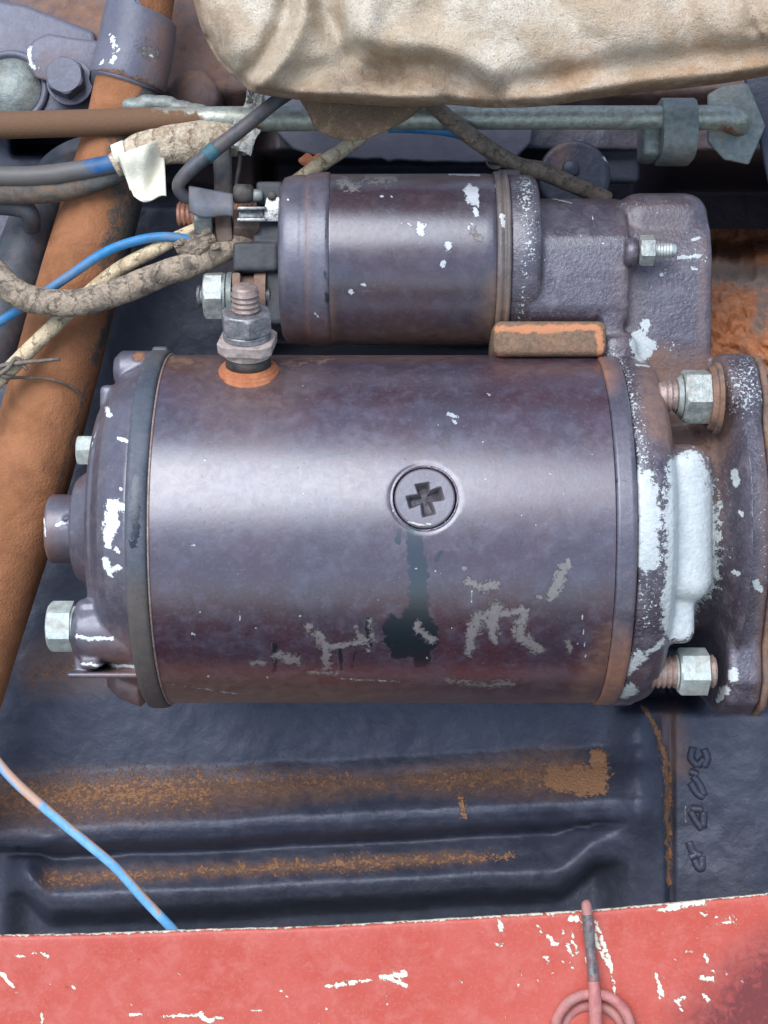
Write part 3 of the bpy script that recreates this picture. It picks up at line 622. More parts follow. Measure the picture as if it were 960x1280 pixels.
ring = mk('clamp_ring', xl(dense([(616, 98), (616, 108), (618, 110), (622, 110), (624, 107), (627, 107), (628, 110.5), (631, 111), (633, 108), (633, 98)], 2), YS, ZS, 180), M_lug, sol)
mark(ring, 'chip', [([(628, 270), (629, 282)], 3)]);
M_seam = painted('ring_paint', (0.045, 0.04, 0.042), (0.10, 0.09, 0.085), 0.45, dusta=0.6, grain=0.4, dirt=(0.24, 0.14, 0.08), chip=(0.6, 0.62, 0.6))
ring.data.materials[0] = M_seam; mark(ring, 'haze', [], add=lambda x, y, c: 0.15 + 0.7 * ss(330, 400, y))
tab = mk('ring_tab', rbox((622, 219, -40), (652, 209, -10), 3), M_seam, sol)

# terminals of the solenoid
pb = fuse('terminal_base', [rbox((330, 240, -80), (360, 408, 20), 6), xcyl(322, 358, 390, -10, 24), rbox((322, 232, -60), (356, 262, 28), 4), rbox((294, 308, -40), (350, 344, 34), 4), rbox((318, 296, -40), (350, 330, 30), 5), xcyl(326, 358, 298, -20, 52)], 1.8, 2)
mko('terminal_base', pb, M_plastic, sol)
bl = mk('spade_blade', join(prism([(333, 246), (358, 246), (358, 277), (330, 277), (330, 262)], 40, 45, 1.5), prism([(296, 258), (333, 258), (333, 262), (296, 263)], 30, 54, 2), prism([(296, 272), (333, 272), (333, 277), (296, 277)], 30, 53, 2), prism([(298, 262), (331, 262), (331, 273), (298, 273)], 30, 40, 1.5)), M_shiny, sol, smooth=35)
mk('blade_rivet', lathe([(40, .1), (40, 6), (48, 5.5), (49.5, 3.5), (49.5, .1)], F(343, 254, 0), (0, 0, 1), 24), M_plastic2, sol)
mk('blade_sleeve', xcyl(296, 320, 250, 38, 12, 11, 3), M_plastic2, sol)
mk('blade_sleeve_end', xcyl(318, 332, 252, 36, 8, 7, 2), M_clip, sol)
up = torg
mk('upper_terminal_rod', lathe(threads(-258, -130, 16, 6, 2.6), W(480, 268, 0), (1, 0, 0), 32), M_copper, sol)
hexbolt('upper_terminal_nut', 246, 268, 276, 14, 19, M_clip, sol, 0.3)
mk('upper_cable_lug', fuse('l', [rbox((268, 262, -18), (290, 305, 20), 4, rot=4), rbox((272, 296, -14), (292, 316, 16), 6)], 1.5, 2) and rbox((270, 262, -18), (292, 306, 20), 5, rot=4), M_lug, sol, smooth=35)
hexbolt('inner_terminal_nut', 294, 328, 280, 2, 20, M_lug, sol, 0.1)
mk('lower_terminal_rod', lathe(threads(-232, -140, 14, 5, 2), W(480, 371, 10), (1, 0, 0), 32), M_shiny, sol)
hexbolt('lower_terminal_nut', 257, 280, 371, 10, 27, M_nut, sol, 0.25)
mk('lower_washer', xl([(280, .1), (280, 27), (284, 28), (285, 25), (286, 29), (292, 29), (293, .1)], 371, 10, 48), M_clip, sol, smooth=35)
mk('lower_cable_lug', rbox((293, 346, -10), (304, 392, 36), 3), M_lug, sol, smooth=35)
mk('lower_bush', xl([(304, .1), (304, 20), (318, 21), (320, 26), (334, 27), (334, .1)], 366, 6, 40), M_lug, sol, smooth=35)

# ------------------------------------------------------------------ drive housing
fl_poly = [(446, 40), (450, 70), (468, 98), (505, 120), (535, 116), (560, 128), (600, 146), (660, 154), (720, 148), (765, 128), (800, 112), (840, 116), (868, 100), (884, 70), (888, 30), (880, -60), (800, -160), (660, -200), (520, -160), (450, -60)]
hparts = [
    xl(dense([(762, .1), (762, 216), (775, 217), (790, 215), (802, 209), (809, 198), (812, 184), (813, 165), (813, .1)], 6), YC, 0, 140),
    xl(dense([(800, .1), (800, 118), (850, 122), (872, 140), (888, 178), (896, 190), (896, .1)], 8), 650, 0, 100),
    rbox((796, 562, -40), (858, 744, 176), 26, 5), rbox((790, 700, 40), (838, 792, 160), 13, 3),
    prism(fl_poly, 884, 926, 9, 3, axis='x'),
    rbox((748, 832, -40), (786, 876, 60), 9, 3),
    # solenoid nose and its web down to the collar
    xl([(632, .1), (632, 104), (652, 106), (664, 105), (670, 100), (670, .1)], YS, ZS, 100),
    prism([(239, -110), (240, -40), (246, -12), (258, 12), (278, 34), (297, 52), (306, 58), (318, 60), (350, 60), (390, 57), (404, 50), (412, 36), (414, 0), (414, -100)], 655, 778, 5, 2, axis='x'),
    prism([(330, -60), (334, 52), (345, 58), (430, 50), (456, 44), (462, -60)], 744, 772, 4, 2, axis='x'),
    rbox((768, 241, -130), (885, 420, 26), 30, 5), prism([(262, -100), (266, 8), (290, 26), (320, 36), (350, 36), (430, 32), (470, 26), (500, 0), (500, -100)], 766, 884, 7, 2, axis='x'),
    rbox((752, 400, -100), (884, 520, 26), 16, 3), rbox((740, 420, -60), (790, 520, 60), 18, 3), rbox((786, 500, -120), (890, 620, 40), 20, 3)]
hme = fuse('drive_housing', hparts, 2.6, 7)
hou = mko('drive_housing', hme, M_cast, st)
mark(hou, 'chip', [
    # nose left bare by worn primer
    ([(860, 590), (864, 640), (864, 722)], [22, 30, 28], 1.25), ([(852, 588), (855, 700), (850, 775)], [16, 20, 18], 1.3), ([(845, 770), (846, 785)], 16, 1.2),
    ([(804, 600), (810, 640), (808, 700)], [15, 19, 17], .95), ([(797, 420), (803, 440)], [8, 12]), ([(796, 428), (812, 432)], [9, 8]), ([(806, 404), (808, 412)], [6, 6]),
    ([(918, 590), (920, 602)], [4, 6]), ([(926, 640), (928, 645)], 3), ([(944, 728), (948, 736)], [6, 5]), ([(918, 715), (922, 718)], 3), ([(916, 840), (918, 850)], 6), ([(902, 866), (908, 862)], [5, 6]), ([(898, 875), (902, 872)], 3),
    ([(790, 862), (775, 868)], [8, 7]), ([(800, 820), (775, 850)], [6, 7], .95), ([(830, 800), (795, 830)], [4, 5], .8), ([(848, 322), (875, 320)], [3, 2.5], .85), ([(864, 335), (870, 336)], 2.5, .9), ([(826, 345), (833, 338)], 2.2, .8), ([(866, 300), (876, 298)], 3, .7), ([(795, 456), (812, 458)], 1.5, .8), ([(690, 248), (715, 254)], 1, .8), ([(740, 270), (742, 285)], .9, .7)])
mark(hou, 'spk', [
    ([(930, 470), (932, 500)], 32, .62), ([(800, 560), (815, 640)], [16, 22], .62), ([(815, 700), (805, 780)], 20, .5), ([(795, 820), (780, 840)], 14, .62), ([(785, 500), (803, 560)], 15, .62), ([(772, 450), (790, 510)], 14, .66), ([(656, 225), (664, 320)], 14, .62), ([(656, 330), (650, 400)], 9, .55),
    ([(690, 300), (785, 302)], 13, .4), ([(700, 340), (770, 360)], 26, .3), ([(780, 252), (840, 268)], 15, .4), ([(820, 280), (850, 290)], 14, .35), ([(842, 320), (878, 318)], 14, .45), ([(838, 435), (842, 430)], 14, .45), ([(760, 440), (765, 452)], 14, .6),
    ([(908, 560), (914, 700)], 6, .4), ([(950, 560), (955, 720)], 10, .42), ([(920, 540), (930, 620)], 18, .2), ([(930, 780), (935, 860)], 18, .25)])
def hz(x, y, c):
    web = soft_box(x, y, 815, 910, 440, 560, 22) * 1.0 + soft_box(x, y, 796, 830, 430, 540, 14) * .6 + soft_box(x, y, 872, 905, 480, 680, 14) * .7
    return np.minimum(1, web + .25 * soft_box(x, y, 770, 800, 330, 440, 10) + .5 * soft_box(x, y, 770, 860, 240, 300, 20) * 0.6)
mark(hou, 'haze', [([(880, 300), (878, 440)], 5, .5), ([(958, 550), (950, 880)], 6, .6)], add=hz)
mark(hou, 'dirt', [([(760, 452), (735, 450)], 6, .8), ([(845, 500), (885, 560)], 10, .45)])
mk('flange_shim', prism([(y + (3 if y > 660 else 1), z - 4) for y, z in fl_poly], 926.5, 935, 3, 2, axis='x'), M_lug, st)
rg = fuse('seat_gasket', [rbox((612, 410, -30), (748, 452, 76), 9, 3)], 1.8, 1)
gk = mko('seat_gasket', rg, M_cork, st)
mark(gk, 'dirt', [([(622, 412), (740, 409), (749, 414), (750, 448), (735, 453), (640, 451), (620, 446)], 4.5, .9)])
# bolt on the housing
mk('housing_stud', lathe(threads(805 - 480, 832 - 480, 9, 3.6, 1.4), W(480, 325, 70), (1, 0, 0), 32), M_zinc, st)
hexbolt('housing_nut', 787, 804, 325, 70, 16, M_nut, st, 0.0)
mk('housing_nut_seat', xcyl(770, 788, 326, 60, 17, 18, 4), M_cast, st)

# ================================================================== MOUNTING STUDS (of the engine)
def mstud(label, py, z, x_tip, x_nut0, x_nut1, washer, na=30, rr=18.5):
    t = thing('mounting_stud', label, 'stud', (x_nut1, py, z), 'studs holding the starter flange')
    mk('threaded_rod', lathe(threads(-(x_nut1 + 30 - 480), -(x_tip - 480), 18.5, 6.4, 2.6) if False else [(a, b) for a, b in threads(0, x_nut1 + 10 - x_tip, rr, 6.4, 2.6)], W(x_nut1 + 10, py, z), (-1, 0, 0), 40), M_rod, t)
    mk('nut', join(hexnut(W(480, py, z), (1, 0, 0), x_nut0 - 480, x_nut1 - 480, na, True, False, 0.28), xl([(x_nut0 - 6, .1), (x_nut0 - 6, na - 8), (x_nut0 - 1, na - 4), (x_nut0 + 2, .1)], py, z, 40)), M_nut if washer else M_zincw, t, smooth=28)
    if washer:
        mk('washer', xl([(x_nut1, .1), (x_nut1, 36), (x_nut1 + 2, 37), (x_nut1 + 6, 38), (x_nut1 + 7, 42), (x_nut1 + 12, 42), (x_nut1 + 13, .1)], py + 2, z, 56), M_lug, t, smooth=35)
    return t
mstud('rust-brown threaded stud with grey-green nut and thick washer, upper one on the flange', 505, 122, 800, 828, 858, True, 29)
mstud('bare threaded stud with pale nut at the bottom corner of the flange', 829, 98, 790, 828, 862, False, 25, 20)

# ================================================================== RED EARTH in the corner
def earthz(x, y):
    wx = x + 8 * fbm(x / 16, y / 16, 3, 5); wy = y + 8 * fbm(x / 16 + 9, y / 16, 3, 6)
    lump = np.abs(fbm(wx / 22, wy / 20, 3, 11)); n2 = fbm(x / 6, y / 6, 4, 15)
    edge = ss(306, 372, y + 14 * fbm(x / 18, y / 60, 2, 3))
    wob = 22 * fbm(x / 26, y / 90, 3, 8)
    return -640 + 430 * ss(296, 352, y + wob) + 95 * ss(330, 440, y + wob) + 42 * lump + 9 * n2
earth = mk('red_earth', hfield(np.arange(862, 1080, 1.6), np.arange(286, 470, 1.6), earthz), M_mud, None, 'crumbly red-brown earth packed in the corner right of the housing', 'earth', kind='stuff')
mark(earth, 'dirt', [([(895, 335), (955, 350)], 24, .8), ([(955, 370), (950, 410)], 14, .7)], front=False)

# ================================================================== RUSTY PIPE AND ITS CLAMP
pp = [(190, -90, -95, 40), (178, 0, -90, 41), (163, 90, -85, 43), (150, 165, -82, 46), (126, 260, -80, 51), (95, 370, -80, 53), (60, 500, -80, 55), (20, 640, -80, 56), (-28, 790, -80, 57), (-75, 940, -80, 58), (-110, 1060, -80, 58)]
pipe = mktube('coolant_pipe', pp, M_earthpipe, None, n=64, sub_=30, wob=0.035, seed=3, label='thick diagonal pipe caked in orange earth down the left side', cat='pipe')
mark(pipe, 'dirt', [([(188, 120), (192, 200), (172, 290), (155, 360)], [16, 26, 28, 16], .95), ([(150, 180), (150, 240)], 20, .7), ([(150, 360), (118, 450)], 8, .7), ([(150, 250), (130, 330)], 14, .6), ([(110, 480), (70, 620)], 4, .6)])
clamp = thing('pipe_clamp', 'grey-blue painted metal clamp wrapped round the top of the earthy pipe and bolted beside it', 'clamp', (165, 62, -85))
o = mktube('band', [(182, 16, -88, 46.5), (176, 22, -88, 48), (170, 58, -86, 49.5), (160, 100, -84, 50), (159, 104, -84, 48)], M_block2, clamp, n=64, sub_=10)
mark(o, 'chip', [([(139, 44), (142, 58), (150, 61)], [3, 4, 2], .95), ([(143, 70), (140, 78)], 3, .9), ([(188, 70), (192, 76)], 3, .8), ([(126, 80), (130, 74)], 2, .8)]); mark(o, 'grey', [([(180, 62), (192, 66)], 7, .9)]); mark(o, 'dirt', [([(122, 92), (150, 92), (180, 104), (205, 116)], 5, .7)]); mark(o, 'haze', [([(205, 40), (200, 100)], 14, .8)])
ear = mk('ear', prism([(34, 62), (42, 50), (60, 42), (95, 48), (130, 52), (132, 106), (112, 109), (75, 106), (45, 98), (34, 82)], -140, -122, 4, 2), M_block2, clamp)
mark(ear, 'chip', [([(105, 86), (110, 100)], [3, 5]), ([(106, 48), (112, 54)], 2, .8), ([(36, 62), (40, 90)], 3, .9)]); mark(ear, 'haze', [([(50, 104), (120, 108)], 8, .9)])
cbolt = mk('bolt', join(lathe([(-122, .1), (-122, 30), (-121, 31), (-115, 31), (-114, 30), (-114, .1)], F(66, 70, 0), (0.02, 0, 1), 48), hexnut(F(64, 68, 0), (0.03, 0.0, 1), -114, -88, 23, False, True, 0.4)), M_block2, clamp, smooth=28)

# ================================================================== STEEL TUBE ACROSS
tub = thing('steel_tube', 'thin horizontal metal tube across the top, rusty left half and grey-green right half', 'tube', (480, 150, -30))
o = mktube('tube', [(-80, 159, -30, 17), (100, 154, -30, 17), (235, 150, -30, 16.5), (400, 148, -30, 15.5), (600, 147, -30, 15), (800, 147, -30, 15), (880, 147, -30, 15.5), (905, 148, -32, 16.5), (920, 152, -45, 17), (924, 154, -80, 17), (924, 154, -130, 17)], M_pipe, tub, n=32, sub_=16)
mark(o, 'dirt', [([(-80, 159), (150, 153)], 60, 1.0), ([(150, 153), (240, 151)], [30, 14], .9), ([(240, 158), (330, 158)], 4, .7), ([(905, 160), (925, 175)], 12, .7)], front=False)
mko('fitting', fuse('fitting', [lathe([(-18, .1), (-17, 6), (-10, 10), (0, 11 ), (10, 10), (17, 6), (18, .1)], F(x, y, -42), (1, -.1, 0), 24) for x, y in ((170, 133), (188, 129), (206, 130), (226, 136), (245, 140))], 1.5, 3), M_clip, tub)
endp = mk('end_plate', prism([(884, 118), (904, 107), (935, 104), (957, 158), (936, 206), (905, 200), (884, 178)], -90, -72, 3, 2), M_clip, tub)
clip = thing('tube_clip', 'grey-green bent metal clip gripping the right end of the tube under the cloth', 'clip', (856, 150, -20))
mk('strap', fuse('strap', [lathe([(-24, .1), (-24, 33), (24, 33), (24, .1)], F(856, 150, -34), (1, 0.0, 0), 48, lambda t, r, th: r * 1.0), rbox((834, 116, -60), (880, 190, -20), 6)], 2, 2) and prism([(113, -80), (113, -34), (119, -20), (130, -12), (150, -9), (168, -12), (183, -20), (190, -36), (190, -80)], 832, 876, 2, 2, axis='x'), M_clip, clip, smooth=35)
mk('saddle', rbox((810, 124, -90), (836, 186, -34), 8, 3), M_clip, clip, smooth=35)

# ================================================================== HOSES AND WIRES
hose = mktube('black_hose', [(175, 176, -110, 20), (125, 188, -110, 24), (75, 215, -110, 28), (40, 285, -112, 33), (15, 370, -115, 36), (-20, 470, -115, 38)], M_hose, None, n=32, sub_=14, label='thick dark hose curving down the left edge behind the blue cable', cat='hose')
mktube('bent_pipe', [(-60, 254, -40, 13), (0, 256, -40, 13), (28, 260, -42, 13), (38, 270, -50, 12), (40, 284, -70, 11)], M_hose, None, n=24, label='short dark pipe end bending down at the left edge', cat='pipe')
c1 = mktube('blue_cable', [(-60, 220, -10, 13), (20, 221, -10, 13), (60, 219, -8, 13), (100, 213, -5, 12.5), (160, 202, 0, 12)], M_bluedirty, None, n=24, wob=0.1, label='dusty blue cable running from the left edge into the white tape', cat='cable')
mark(c1, 'dirt', [([(-60, 215), (70, 222)], 40, 1.0), ([(60, 232), (140, 218)], 5, .9)], front=False)
mktube('orange_loom', [(-60, 238, -22, 16), (20, 240, -22, 16), (70, 238, -20, 15), (110, 230, -16, 13), (160, 212, -12, 12)], M_loomdark, None, n=24, wob=0.15, label='dirt-stained loom lying directly under the blue cable', cat='cable loom')
o = mktube('taped_bundle', [(142, 207, 4, 14), (175, 190, 4, 21), (215, 181, 2, 25), (255, 178, -4, 26), (285, 176, -14, 21), (310, 172, -24, 18)], M_tape, None, n=48, sub_=18, wob=0.35, seed=8, label='beige tape-wrapped wire bundle below the steel tube', cat='wire bundle')
# loose tape end
def tapef(u, v):
    x = 146 + 58 * u + 8 * v - 4 * v * u; y = 172 + 78 * v + (1 - u) * 22 * (1 - v) + 6 * math.sin(u * 5) * v - 14 * (1 - u) * v * (0 if v < .8 else 1) * .4
    x += 14 * (1 - u) * v; z = 33 + 6 * math.sin(u * 4 + v * 3) + 6 * math.sin(v * 6 + 1) - 18 * (1 - v) * (u - .5) ** 2 * 4 + 2.5 * math.sin(u * 11 + v * 5)
    return F(x, y, z)
g = grid(20, 22, tapef); to = mk('tape_flap', g, M_white, None, 'creamy white loose tape end hanging from the wire bundle', 'tape')
md = to.modifiers.new('t', 'SOLIDIFY'); md.thickness = 1.6 * S
mktube('tape_roll', [(143, 196, 8, 15), (150, 194, 8, 16), (158, 192, 8, 17)], M_white, to, n=32)

o = mktube('black_wire', [(380, 105, 40, 8), (345, 127, 44, 8.5), (300, 163, 48, 9), (262, 192, 50, 9.5), (236, 214, 50, 9), (223, 232, 44, 8), (232, 246, 34, 8), (252, 250, 28, 8)], M_hose, None, n=20, sub_=12, label='dark grey wire looping down in front of the tube to the upper terminal', cat='wire')
mktube('repair_sleeve', [(257, 196, 50, 9.9), (269, 186, 50, 9.9)], M_teal, o, n=20)
loom = mktube('wrapped_loom', [(-50, 300, 30, 17), (-10, 338, 30, 17), (20, 366, 30, 17), (60, 378, 30, 17), (105, 377, 28, 17), (150, 364, 24, 17), (200, 344, 18, 16), (245, 328, 10, 16), (290, 306, 0, 16), (320, 296, -10, 15)], M_dusty, None, n=40, sub_=18, wob=0.16, seed=4, label='thick dusty brown wrapped loom sagging from the left edge to the solenoid', cat='cable loom')
mktube('blue_wire', [(-40, 425, -4, 6), (0, 402, -4, 6), (40, 376, 0, 6), (85, 346, 6, 6), (130, 316, 12, 6), (170, 301, 16, 6), (205, 296, 18, 6), (240, 300, 12, 6), (258, 306, 0, 6)], M_blue, None, n=20, sub_=12, label='bright blue wire arching over the dusty loom to the solenoid', cat='wire')
mktube('cream_wire', [(-40, 510, 0, 10), (-5, 478, 0, 10), (28, 446, 0, 10), (70, 405, 0, 10), (110, 368, -4, 10), (150, 336, 0, 9.5), (190, 314, 6, 9), (225, 296, 8, 8.5), (250, 284, 4, 8)], M_cream, None, n=28, sub_=16, wob=0.12, label='cream braided wire running diagonally under the dusty loom', cat='wire')
mktube('bright_blue_wire', [(485, 160, -60, 6), (520, 161, -60, 6), (560, 165, -62, 6), (600, 176, -70, 6)], M_blue, None, n=16, label='short bright blue wire showing below the tube beside the cloth', cat='wire')
mktube('brown_cable', [(505, 95, -5, 10), (540, 130, -5, 10), (580, 164, -10, 11), (620, 192, -25, 11), (650, 208, -40, 11), (678, 214, -50, 12), (705, 226, -60, 11), (760, 250, -80, 11)], M_brown, None, n=28, sub_=14, wob=0.08, label='brown cable slanting from under the cloth down behind the solenoid', cat='cable')
mktube('braided_cable', [(470, 150, -60, 8), (450, 172, -60, 8.5), (425, 190, -58, 9.5), (400, 206, -56, 10), (370, 228, -60, 10)], M_cream, None, n=28, sub_=14, wob=0.1, label='pale braided cable slanting from the cloth corner to the solenoid cap', cat='cable')
o = mktube('two_tone_wire', [(-40, 900, 30, 6), (-8, 946, 34, 6), (22, 980, 36, 6), (70, 1022, 36, 6), (110, 1055, 34, 6), (145, 1085, 30, 6), (180, 1124, 22, 6), (216, 1162, 8, 6), (240, 1190, -10, 6)], M_bluetan, None, n=20, sub_=12, label='pale blue and tan wire crossing the ribs at lower left', cat='wire')
mark(o, 'dirt', [([(-40, 900), (45, 1000)], 8, 1.0), ([(60, 1005), (150, 1080), (200, 1140)], 3.0, .95)], front=False)
tie = mktube('tie_wire', [(-20, 470, 12, 3), (0, 458, 14, 3), (30, 453, 14, 3), (75, 449, 14, 2)], M_wire, None, n=10, label='twisted thin tie wire wound round the earthy pipe and cream wire', cat='wire')
mktube('strand', [(-20, 452, 12, 3), (5, 470, 14, 3), (30, 472, -8, 2), (62, 474, -18, 1.8), (90, 484, -34, 1.8), (107, 500, -60, 1.8)], M_wire, tie, n=8)
mktube('strand', [(-20, 478, 14, 3), (8, 462, 18, 3), (20, 448, 14, 3), (34, 462, 10, 2.5)], M_wire, tie, n=8)

# strap and sleeve at the upper terminal
mk('rubber_strap', grid(6, 20, lambda u, v: F(265 + 23 * u + 3 * v, 160 + 84 * v, 5 - 6 * (u - .5) ** 2 + 3 * math.sin(v * 4))), M_plastic2, None, 'flat black strap hanging from the taped bundle to the upper terminal', 'strap').modifiers.new('t', 'SOLIDIFY').thickness = 3 * S
mktube('thin_lead', [(300, 176, -10, 3), (300, 200, -8, 3), (296, 225, -4, 3), (294, 250, 0, 3)], M_plastic2, None, n=10, label='thin black lead beside the flat black strap', cat='lead')
def sleevef(u, v):
    a = -0.5 + v * 2.6; return F(237 + 54 * u + 0, 248 + 9 * u - 17 * math.cos(a) + 6 * v * 0 + 6, 20 + 17 * math.sin(a) + 4)
sv = mk('terminal_sleeve', grid(16, 14, lambda u, v: F(236 + 55 * u, 232 + 10 * u + 33 * v + (4 * math.sin(u * 5) * v), 36 + 10 * math.sin(v * 2.6) + 8 + 2 * math.sin(u * 7))), M_sleeve, None, 'split grey vinyl sleeve folded over the upper terminal', 'sleeve')
sv.modifiers.new('t', 'SOLIDIFY').thickness = 2.5 * S
# crumpled tape around the loom end, crumpled plastic near the tube
def crumple(cx, cy, z, w_, h_, seed, ang=0):
    def f(u, v):
        a = (u - .5) * w_; b = (v - .5) * h_; c_, s_ = math.cos(ang), math.sin(ang)
        k = 0.25 * float(fbm(np.array(u * 3), np.array(v * 3), 2, seed + 4))
        return F(cx + (a * c_ - b * s_) * (1 + k), cy + (a * s_ + b * c_) * (1 + k), z + 26 * float(fbm(np.array(u * 3.5), np.array(v * 3.5), 3, seed)))
    return grid(18, 18, f)
q = mk('plastic_scrap', crumple(303, 172, 10, 34, 32, 3, .4), M_foil, None, 'crumpled clear plastic scrap at the right end of the taped bundle', 'plastic scrap', smooth=False); q.modifiers.new('t', 'SOLIDIFY').thickness = 1.2 * S
q = mk('plastic_scrap', crumple(318, 124, 10, 22, 24, 6, .2), M_foil, None, 'small crumpled plastic scrap peeking out under the cloth', 'plastic scrap', smooth=False); q.modifiers.new('t', 'SOLIDIFY').thickness = 1.2 * S
q = mk('loose_tape', crumple(245, 306, 24, 50, 34, 9, -.5), M_dusty, None, 'torn brown tape end where the wires meet the terminal', 'tape', smooth=False); q.modifiers.new('t', 'SOLIDIFY').thickness = 1.5 * S
setattrf(q, 'ul', np.zeros(len(q.data.vertices)));

# ================================================================== CLOTH
E = [(236, -30), (250, 30), (272, 74), (300, 102), (318, 115), (350, 121), (400, 127), (450, 130), (520, 133), (560, 130), (610, 134), (680, 132), (740, 123), (800, 115), (860, 109), (920, 101), (990, 88), (1080, 66)]
Ec = crom([(x, y, 0, 0) for x, y in E], 14); ne = len(Ec)
Tt = crom([(x, y, 0, 0) for x, y in [(225, -60)] + [(250 + 830 * i / 16, -170) for i in range(17)]], 14)
nv = 130; rows = []
U = np.arange(ne); EX = np.array([p[0] for p in Ec]); EY = np.array([p[1] for p in Ec]); TX = np.array([p[0] for p in Tt])[:ne]; TY = np.array([p[1] for p in Tt])[:ne]
V1 = np.linspace(0, 1, nv)[:, None]
PX = TX[None] * (1 - V1) + EX[None] * V1; PY = TY[None] * (1 - V1) + EY[None] * V1
ed, _ = polyd(PX, PY, E[::1])
PZ = 118 + 40 * (1 - np.exp(-ed / 44)) - 22 * np.exp(-(ed / 6) ** 2) + 30 * ss(240, 700, PX) - 30 * (1 - ss(240, 330, PX))
def fold(pts, amp, wd):
    global PZ
    d, _ = polyd(PX, PY, pts); PZ = PZ + 0.68 * amp * np.exp(-(d / wd) ** 2)
fold([(302, 100), (330, 72), (352, 30), (362, -10), (366, -90)], -34, 12); fold([(322, 108), (356, 70), (382, 20), (388, -90)], 30, 17)
fold([(400, -70), (404, 10), (424, 48), (438, 66)], -44, 18); fold([(438, 66), (462, 88), (490, 100)], -30, 15); fold([(455, 44), (462, -20), (470, -90)], 34, 22)
fold([(370, 96), (410, 84), (452, 94)], -18, 14); fold([(470, 84), (540, 82), (590, 104), (620, 122)], -30, 15); fold([(500, 50), (570, 62), (620, 90), (640, 125)], 22, 22); fold([(380, 116), (450, 116), (540, 122)], 20, 10)
fold([(262, 50), (285, 82)], -16, 10); fold([(280, 10), (296, 60)], 18, 16); fold([(520, -20), (700, 30), (960, 20)], 26, 50); fold([(640, 108), (760, 84), (900, 70), (990, 60)], -20, 16); fold([(690, 120), (800, 100), (950, 84)], 14, 12)
fold([(640, -80), (690, 10), (730, 50)], -20, 26); fold([(860, -80), (850, 10), (880, 60)], -18, 22); fold([(930, -60), (945, 30)], -16, 12); fold([(560, -60), (540, 10)], -18, 20)
PZ = PZ + 9 * fbm(PX / 90, PY / 70, 3, 21) + 4 * fbm(PX / 20, PY / 20, 3, 22)
V2 = np.linspace(0, 1, 14)[1:, None]
BX = EX[None] + 0 * V2; BY = EY[None] + 3 * np.sin(V2 * 3.14) - 26 * V2 ** 2; BZ = PZ[-1:] - 90 * V2
PX = np.vstack([PX, BX]); PY = np.vstack([PY, BY]); PZ = np.vstack([PZ, BZ])
K = (D - PZ) / D; V = np.stack([(PX - 480) * K * S, (640 - PY) * K * S, PZ * S], -1).reshape(-1, 3).tolist()
nr_ = PX.shape[0]; FF = [(j * ne + i, j * ne + i + 1, (j + 1) * ne + i + 1, (j + 1) * ne + i) for j in range(nr_ - 1) for i in range(ne - 1)]
cl = thing('canvas_cloth', 'stained beige canvas cloth draped over the top edge, hiding part of the tube', 'cloth', (600, 60, 100))
sheet = mk('sheet', (V, FF), M_cloth, cl)
mark(sheet, 'dirt', [(E[9:], 20, .75), (E[4:10], 14, .6), ([(700, 92), (722, 90)], 26, .8), ([(860, 96), (950, 80)], 30, .7), ([(560, 118), (850, 108)], 14, .55), ([(860, 60), (900, 40)], 40, .4), ([(240, 0), (262, 40)], 24, .5), ([(480, 90), (540, 100)], 30, .5), ([(800, 20), (950, 10)], 50, .3)], front=False)  # orange-brown gradient along the hem, plus stain patches
mark(sheet, 'brown_tint', [(E[3:], 5, .9), (E[:5], 4, .7), ([(330, 118), (540, 131)], 6, .6), ([(300, 100), (320, 112)], 6, .6), ([(420, 108), (470, 96), (530, 98), (560, 112)], 16, .75), ([(310, 110), (420, 124)], 9, .6), ([(300, 60), (262, 20)], 9, .3), ([(560, 126), (660, 128)], 5, .4), ([(942, 28), (952, 44)], 4, 1.2)], front=False)  # darker brown tone along the hem, creases and one broad band
CE = [(366, 112), (384, 140), (394, 160), (415, 172), (440, 176), (465, 172), (490, 160), (515, 146), (548, 120)]
CC = crom([(x, y, 0, 0) for x, y in CE], 8)
def cornf(u, v):
    i = min(len(CC) - 1, int(round(u * (len(CC) - 1)))); ex, ey = CC[i][0], CC[i][1]; tx = 370 + 180 * u
    if v <= .8:
        t = v / .8; x = tx * (1 - t) + ex * t; y = 80 * (1 - t) + ey * t; z = 70 + 14 * (1 - t ** 5) + 9 * math.sin(u * 7 + t * 2)
    else: t = (v - .8) / .2; x, y, z = ex, ey - 10 * t * t, 70 - 34 * t + 9 * math.sin(u * 7 + 2)
    return F(x, y, z + 5 * float(fbm(np.array(x / 18), np.array(y / 18), 3, 5)))
corner = mk('corner', grid(len(CC), 40, cornf), M_cloth, cl)
mark(corner, 'brown_tint', [([(380, 140), (530, 140)], 90, 1.4)], front=False); mark(corner, 'dirt', [([(430, 150)], 60, .6)], front=False)  # whole corner toned dark brown

